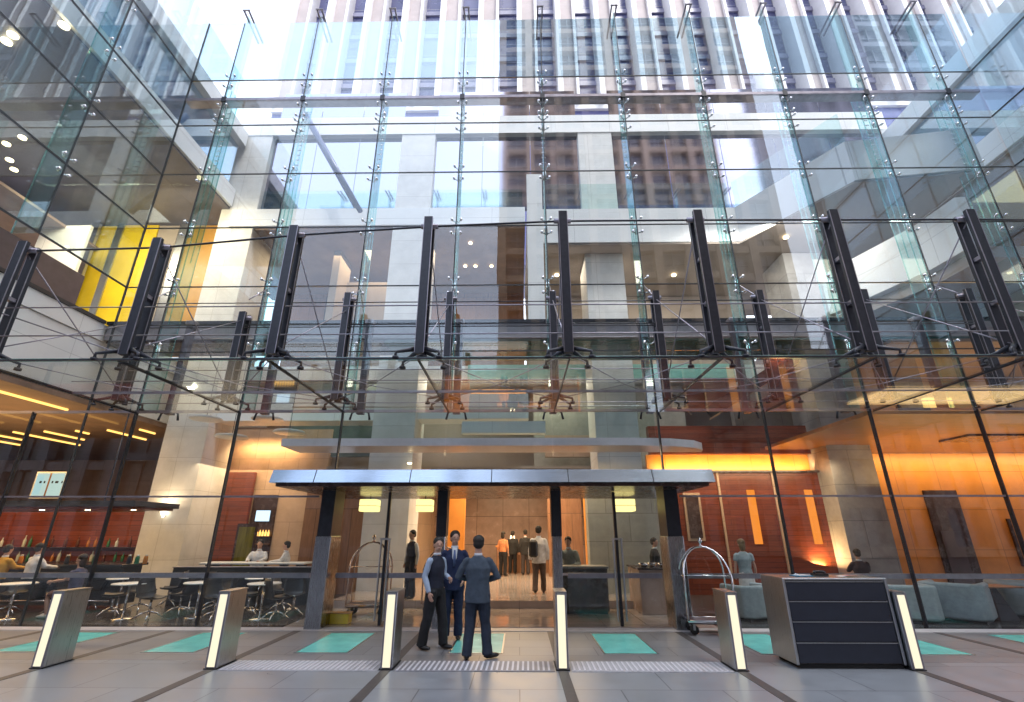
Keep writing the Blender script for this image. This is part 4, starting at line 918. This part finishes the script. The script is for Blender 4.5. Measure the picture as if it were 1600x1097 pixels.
# ================================================================== PEOPLE
cm = {}
def cloth(n, c, r=.85, no=.18):
    if n not in cm: cm[n] = mat(n, c, rough=r, noise=no, nscale=9, bump=.3)
    return cm[n]
ftex = bpy.data.textures.new('folds', 'CLOUDS'); ftex.noise_scale = .16; ftex.noise_depth = 2
def folds(o, st=.022):
    d = o.modifiers.new('folds', 'DISPLACE'); d.texture = ftex; d.texture_coords = 'GLOBAL'; d.strength = st; d.mid_level = .5; return o
def person(label, loc, rz, H=1.78, pose=None, top='navy', topc=(.02, .03, .07), leg='black', legc=(.015, .015, .018), skin='skin', hairc=(.02, .015, .012), sleeve=None, jacket=True, seated=False, skirt=False, barelegs=False, vox=.012, head_turn=0, shirt=None, group=None, longhair=False, bend=0, detail=True):
    s = H / 1.8; P = dict(pose or {}); wc = top == 'dark_waistcoat'
    t = empty('person', loc, rz, label=label, cat='person', group=group); t.scale = (s * 1.06, s * 1.06, s)
    V = Vector
    hz = .93 if not seated else .52
    dz = hz - .93
    hip = V((0, 0, hz)); sh = V((0, -bend * .5, 1.46 + dz - bend * .12)); neck = sh + V((0, -.01 - bend * .08, .07)); head = neck + V((0, -.015 - bend * .05, .155))
    shj = {x: sh + V((x * .178, 0, -.035)) for x in (-1, 1)}
    el = {x: P.get('elbow%d' % x) or (shj[x] + V((x * .06, .02, -.29))) for x in (-1, 1)}
    hd = {x: P.get('hand%d' % x) or (el[x] + V((x * .01, -.05, -.25))) for x in (-1, 1)}
    el = {x: V(el[x]) for x in el}; hd = {x: V(hd[x]) for x in hd}
    hj = {x: hip + V((x * .09, 0, -.02)) for x in (-1, 1)}
    if seated: kn = {x: V((x * .12, -.44, .50)) for x in (-1, 1)}; an = {x: V((x * .12, -.40 + x * .05, .09)) for x in (-1, 1)}
    else: kn = {x: V((x * .10, -.015, .50)) for x in (-1, 1)}; an = {x: V((x * .11, .02, .085)) for x in (-1, 1)}
    for x in (-1, 1):
        if 'knee%d' % x in P: kn[x] = V(P['knee%d' % x])
        if 'ankle%d' % x in P: an[x] = V(P['ankle%d' % x])
    RT = Matrix.Rotation(head_turn, 3, 'Z')
    # body: one continuous surface
    b = MB(); wd = (1, 0, 0)
    b.tube([hip + V((0, 0, -.08)), hip + V((0, 0, .05)), hip.lerp(sh, .35), hip.lerp(sh, .7), sh, sh + V((0, 0, .04))], [.10, .150, .130, .150, .10, .06], 14, ry=[.08, .10, .09, .10, .06, .05], side=wd)
    b.tube([sh, neck, head + V((0, .01, -.06))], [.07, .056, .058], 10)
    hs = []
    def hp_(x, y, z): return head + RT @ V((x, y, z))
    b.ell(head + V((0, 0, .02)), (.076, .096, .105), 16, 12, RT); b.ell(hp_(0, -.025, -.06), (.056, .062, .058), 12, 8, RT)
    b.ell(hp_(0, -.10, -.005), (.013, .020, .026), 8, 6, RT); b.ell(hp_(0, -.086, -.058), (.026, .014, .012), 8, 6, RT); b.ell(hp_(0, -.085, .035), (.045, .012, .008), 8, 6, RT)
    for x in (-1, 1): b.ell(hp_(x * .078, .005, -.005), (.010, .022, .032), 8, 6, RT)
    for x in (-1, 1):
        b.tube([shj[x], shj[x].lerp(el[x], .5), el[x], el[x].lerp(hd[x], .35), hd[x]], [.036, .036, .034, .035, .026], 10)
        b.tube([hj[x], hj[x].lerp(kn[x], .5), kn[x], kn[x].lerp(an[x], .35), an[x]], [.085, .072, .053, .053, .037], 10)
        b.tube([an[x], an[x] + V((0, 0, -.05))], [.034, .03], 8)
        d = (hd[x] - el[x]).normalized(); si = V((x, 0, 0)); si = (si - d * d.dot(si)); si = si.normalized() if si.length > .1 else V((0, 1, 0)); no = d.cross(si)
        c = hd[x] + d * .05; Mx = Matrix((si, no, d)).transposed()
        b.ell(c, (.022, .042, .052), 10, 8, Mx)
        if detail:
            for i in range(4):
                o_ = no * (-.03 + i * .02); l = (.062, .072, .068, .052)[i]; r0 = c + o_ + d * .035; b.tube([r0, r0 + d * l * .55 - si * .004, r0 + d * l - si * .02], [.0095, .009, .0075], 6)
            b.tube([hd[x] + d * .02 - no * .03, hd[x] + d * .05 - no * .06, hd[x] + d * .085 - no * .062], [.012, .011, .008], 6)
    b.build('body', M[skin], t, remesh=min(vox, .0085) if detail else vox, smooth=1)
    # trousers / skirt
    lm_ = cloth(leg, legc)
    if skirt:
        g = MB()
        if seated: g.tube([hip + V((0, .02, .12)), hip, V((0, -.25, hz + .0)), V((0, -.42, .52))], [.16, .185, .19, .19], 14, ry=[.12, .12, .10, .09], side=wd)
        else: g.tube([hip + V((0, 0, .12)), hip, hip + V((0, 0, -.2)), hip + V((0, 0, -.36))], [.15, .185, .20, .215], 14, ry=[.11, .13, .15, .16], side=wd)
        g.build('skirt', lm_, t, remesh=vox)
    else:
        g = MB(); g.tube([hip + V((0, 0, .14)), hip + V((0, 0, .02)), hip + V((0, 0, -.1))], [.155, .175, .15], 14, ry=[.115, .13, .11], side=wd)
        for x in (-1, 1): g.tube([hj[x] + V((0, 0, .02)), hj[x].lerp(kn[x], .4), kn[x], kn[x].lerp(an[x], .5), an[x] + V((0, 0, -.03))], [.108, .098, .080, .078, .076], 12, ry=[.115, .105, .088, .084, .086])
        folds(g.build('trousers', lm_, t, remesh=vox, smooth=2), .03)
    # shoes
    for x in (-1, 1):
        a = an[x]; td = P.get('toe%d' % x, V((x * .03, -1, 0))); td = V(td).normalized(); RS = Matrix((V((td.y * -1, td.x, 0)).normalized() * -1, -td, V((0, 0, 1)))).transposed()
        g = MB(); g.ell(a + td * .07 + V((0, 0, -.045)), (.046, .135, .038), 12, 8, RS); g.ell(a + V((0, 0, -.03)), (.044, .055, .05), 10, 8, RS)
        sm_ = 'white_trainers' if barelegs else 'black_leather'
        g.build('shoe', cloth(sm_, (.6, .58, .55) if barelegs else (.018, .016, .016), .35, .1), t)
    # top
    tm = cloth(top, topc); hem = .80 + dz if jacket and not seated else hz + .03
    g = MB(); hp2 = V((0, 0, hem))
    if jacket: g.tube([hp2, hip + V((0, 0, .03 if not seated else .08)), hip.lerp(sh, .38), hip.lerp(sh, .72), sh + V((0, 0, -.03)), sh + V((0, .005, .045))], [.200, .196, .180, .200, .165, .070], 18, ry=[.150, .145, .135, .142, .100, .070], side=wd)
    else: g.tube([hp2, hip.lerp(sh, .3), hip.lerp(sh, .72), sh + V((0, 0, -.03)), sh + V((0, .0, .045))], [.172, .155, .178, .165, .075], 18, ry=[.13, .115, .13, .095, .065], side=wd)
    slv = [] if sleeve else [g]
    if sleeve: g2 = MB(); slv = [g2]
    for q in slv:
        for x in (-1, 1):
            k = 1.0 if jacket else .86
            q.ell(shj[x] + V((-x * .01, 0, 0)), (.062 * k, .064 * k, .058 * k), 12, 8)
            e2 = hd[x].lerp(el[x], .02) if (jacket or sleeve) and not P.get('short') else shj[x].lerp(el[x], .55)
            if P.get('short'): q.tube([shj[x], e2], [.066, .062], 12)
            else: q.tube([shj[x], shj[x].lerp(el[x], .5), el[x], el[x].lerp(hd[x], .5), e2], [.062 * k, .064 * k, .060 * k, .054 * k, .046 * k], 12)
    folds(g.build('jacket' if jacket else 'top', tm, t, remesh=vox, smooth=2))
    if sleeve: folds(g2.build('shirt_sleeves', cloth(*sleeve), t, remesh=vox, smooth=2), .02)
    if shirt:
        fy = .035 if wc else 0
        g = MB(); g.tube([sh + V((0, -.128 + fy, -.25)), sh + V((0, -.126 + fy, -.1)), sh + V((0, -.082, .03)), neck + V((0, -.055, .005))], [.012, .04, .05, .045], 8, ry=[.012, .018, .02, .016], side=wd)
        g.tube([neck + V((0, 0, -.02)), neck + V((0, 0, .025))], [.068, .062], 14, ry=[.072, .066], side=wd)
        g.build('shirt_front', cloth('white_shirt', (.70, .72, .76), .7, .05), t, smooth=0)
        if shirt == 'tie': MB().tube([sh + V((0, -.15, -.26)), sh + V((0, -.15, -.1)), sh + V((0, -.108, .02))], [.022, .024, .015], 6, ry=[.006, .006, .008], side=wd).build('tie', cloth('blue_tie', (.08, .12, .25)), t)
    elif jacket or sleeve:
        MB().tube([neck + V((0, .0, -.025)), neck + V((0, .005, .015))], [.068, .062], 14, ry=[.072, .066], side=wd).build('collar', cloth('white_shirt', (.70, .72, .76), .7, .05), t)
    # hair and eyes
    g = MB(); g.ell(head + RT @ V((0, .018, .056)), (.093, .100, .092), 16, 10, RT)
    if longhair: g.ell(head + RT @ V((0, .05, -.05)), (.085, .07, .14), 12, 8, RT)
    else: g.ell(head + RT @ V((0, .045, .0)), (.088, .072, .080), 12, 8, RT)
    folds(g.build('hair', cloth('hair_%d' % int(hairc[0] * 100), hairc, .7, .3), t, remesh=.010), .012)
    if detail:
        for x in (-1, 1): MB().ell(hp_(x * .030, -.088, .014), (.008, .006, .0045), 8, 6, RT).build('eye', cloth('dark_eyes', (.02, .012, .01), .2, 0), t)
        MB().ell(hp_(0, -.099, -.058), (.024, .006, .0055), 10, 6, RT).build('mouth', cloth('lips', (.28, .09, .07), .5, 0), t)
    return t
Vx = Vector
GP = 'three men talking in front of the entrance'
# man A: waistcoat, facing right
person('man in a dark waistcoat and pale blue shirt sleeves facing his two colleagues', (-1.48, 9.42, .005), R(58), 1.75, dict(**{'elbow-1': (-.23, .05, 1.16), 'hand-1': (-.23, -.07, .90), 'elbow1': (.22, .0, 1.18), 'hand1': (.12, -.2, 1.12), 'ankle-1': (-.14, .12, .085), 'knee-1': (-.12, .03, .5), 'ankle1': (.13, -.12, .085), 'knee1': (.12, -.08, .5)}), top='dark_waistcoat', topc=(.015, .018, .035), jacket=False, sleeve=('pale_blue_sleeves', (.36, .44, .58), .8, .08), group=GP, head_turn=R(-38))
person('tall bearded man in a navy suit and pale tie facing the street', (-1.26, 10.2, .005), R(8), 1.86, dict(**{'elbow-1': (-.26, .06, 1.17), 'hand-1': (-.20, -.1, .95), 'elbow1': (.25, .06, 1.17), 'hand1': (.17, -.14, .98)}), top='navy_suit', topc=(.012, .022, .07), leg='navy_trousers', legc=(.010, .018, .055), shirt='tie', group=GP, head_turn=R(10))
person('man in a blue-grey suit seen from behind, right foot turned out', (-.68, 8.72, .005), R(186), 1.78, dict(**{'elbow-1': (-.31, -.02, 1.18), 'hand-1': (-.08, -.22, 1.10), 'elbow1': (.30, -.02, 1.19), 'hand1': (.10, -.24, 1.12), 'ankle-1': (-.17, -.02, .085), 'toe-1': (-.9, -.45, 0), 'ankle1': (.14, .05, .085), 'knee-1': (-.13, -.04, .5)}), top='blue_grey_suit', topc=(.055, .075, .105), leg='dark_blue_grey_trousers', legc=(.022, .032, .055), group=GP, hairc=(.025, .02, .02))
sit = dict(**{'hand-1': (-.15, -.42, .80), 'hand1': (.15, -.42, .80), 'elbow-1': (-.24, -.12, .84), 'elbow1': (.24, -.12, .84)})
def at0(px, py, Y): p = at(px, py, Y=Y); return p.x
person('seated woman in a dark floral top with bare legs behind the leftmost bollard', (-10.45, 12.45, .02), R(-82), 1.72, dict(sit, short=True), top='floral_top', topc=(.10, .10, .17), leg='brown_shorts', legc=(.12, .05, .04), jacket=False, skirt=True, barelegs=True, seated=True, longhair=True, hairc=(.05, .03, .02), vox=.015)
person('man in a white shirt sitting at the long table, facing the street', (at0(402, 880, 15.8), 15.8, .28), R(10), 1.75, sit, top='white_shirt_top', topc=(.68, .68, .70), leg='dark_trousers', legc=(.03, .03, .035), seated=True, jacket=True, vox=.018, detail=False)
person('man in a white shirt sitting at the long table, turned to the left', (at0(440, 880, 15.3), 15.5, .28), R(-70), 1.70, sit, top='white_shirt_top', leg='dark_trousers', seated=True, jacket=True, vox=.018, detail=False)
person('customer in a yellow top at the left end of the bar', (at0(20, 870, 13.1) - .2, 13.1, .25), R(170), 1.68, sit, top='mustard_top', topc=(.50, .28, .05), leg='dark_trousers', seated=True, vox=.018, detail=False)
person('customer in a white top sitting at the bar beside the yellow top', (at0(48, 870, 13.1) + .15, 13.1, .25), R(160), 1.72, sit, top='white_shirt_top', leg='dark_trousers', seated=True, vox=.018, detail=False)
person('person in a dark jacket sitting in the lounge against the amber wall', (9.6, 15.0, .05), R(170), 1.74, sit, top='dark_brown_jacket', topc=(.05, .03, .03), leg='dark_trousers', seated=True, vox=.018, detail=False)
person('bellman in a waistcoat and white sleeves behind the loaded trolley', (at0(642, 870, 14.2), 14.3, .2), R(-40), 1.70, None, top='dark_waistcoat', jacket=False, sleeve=('white_sleeves', (.66, .67, .72), .8, .08), vox=.016, detail=False)
person('man in a white shirt with a black backpack walking through the lobby', (at0(842, 870, 15.6), 15.6, .2), R(176), 1.82, {'ankle-1': (-.11, -.16, .085), 'ankle1': (.11, .16, .1), 'knee-1': (-.1, -.1, .5), 'knee1': (.1, .0, .5)}, top='white_shirt_top', leg='brown_trousers', legc=(.10, .07, .06), vox=.016, detail=False)
t = empty('backpack', (at0(834, 870, 15.4), 15.42, 1.42), label='black backpack carried by the man in the white shirt', cat='backpack')
MB().bevbox(-.14, .12, -.09, .07, -.25, .22, .05).build('bag', 'blackp', t); MB().tube([(-.08, .07, .18), (-.09, .2, .22), (-.09, .28, .05)], .015, 6).build('strap', 'blackp', t)
person('woman in an orange top standing at the left of the reception', (at0(786, 860, 21.5), 21.5, .2), R(150), 1.68, None, top='orange_top', topc=(.60, .24, .10), vox=.02, detail=False, longhair=True, jacket=False)
person('guest in black standing in the middle of the reception', (at0(801, 860, 22.8), 22.8, .2), R(170), 1.70, None, top='black_top', topc=(.02, .02, .022), vox=.02, detail=False)
person('guest in dark clothes at the right of the reception', (at0(821, 860, 22.2), 22.2, .2), R(190), 1.75, None, top='black_top', vox=.02, detail=False, legc=(.05, .04, .04), leg='grey_brown_trousers')
person('concierge in a grey top leaning over the dark marble desk', (1.35, 14.15, .02), R(-10), 1.75, {'hand-1': (-.12, -.50, 1.06), 'hand1': (.16, -.50, 1.06), 'elbow-1': (-.26, -.28, 1.10), 'elbow1': (.26, -.28, 1.10)}, top='grey_green_top', topc=(.30, .36, .38), vox=.016, detail=False, bend=.35)
person('woman with a grey-green top and white skirt standing in the lounge', (at0(1163, 880, 13.2), 13.2, .02), R(175), 1.66, {'short': True}, top='grey_green_top', leg='white_skirt', legc=(.60, .58, .56), skirt=True, barelegs=True, vox=.016, detail=False, longhair=True, hairc=(.20, .12, .05), jacket=False)
person('person in black standing beside the red marble counter', (at0(1026, 870, 14.8) - .05, 14.8, .02), R(60), 1.68, None, top='black_top', vox=.018, detail=False)
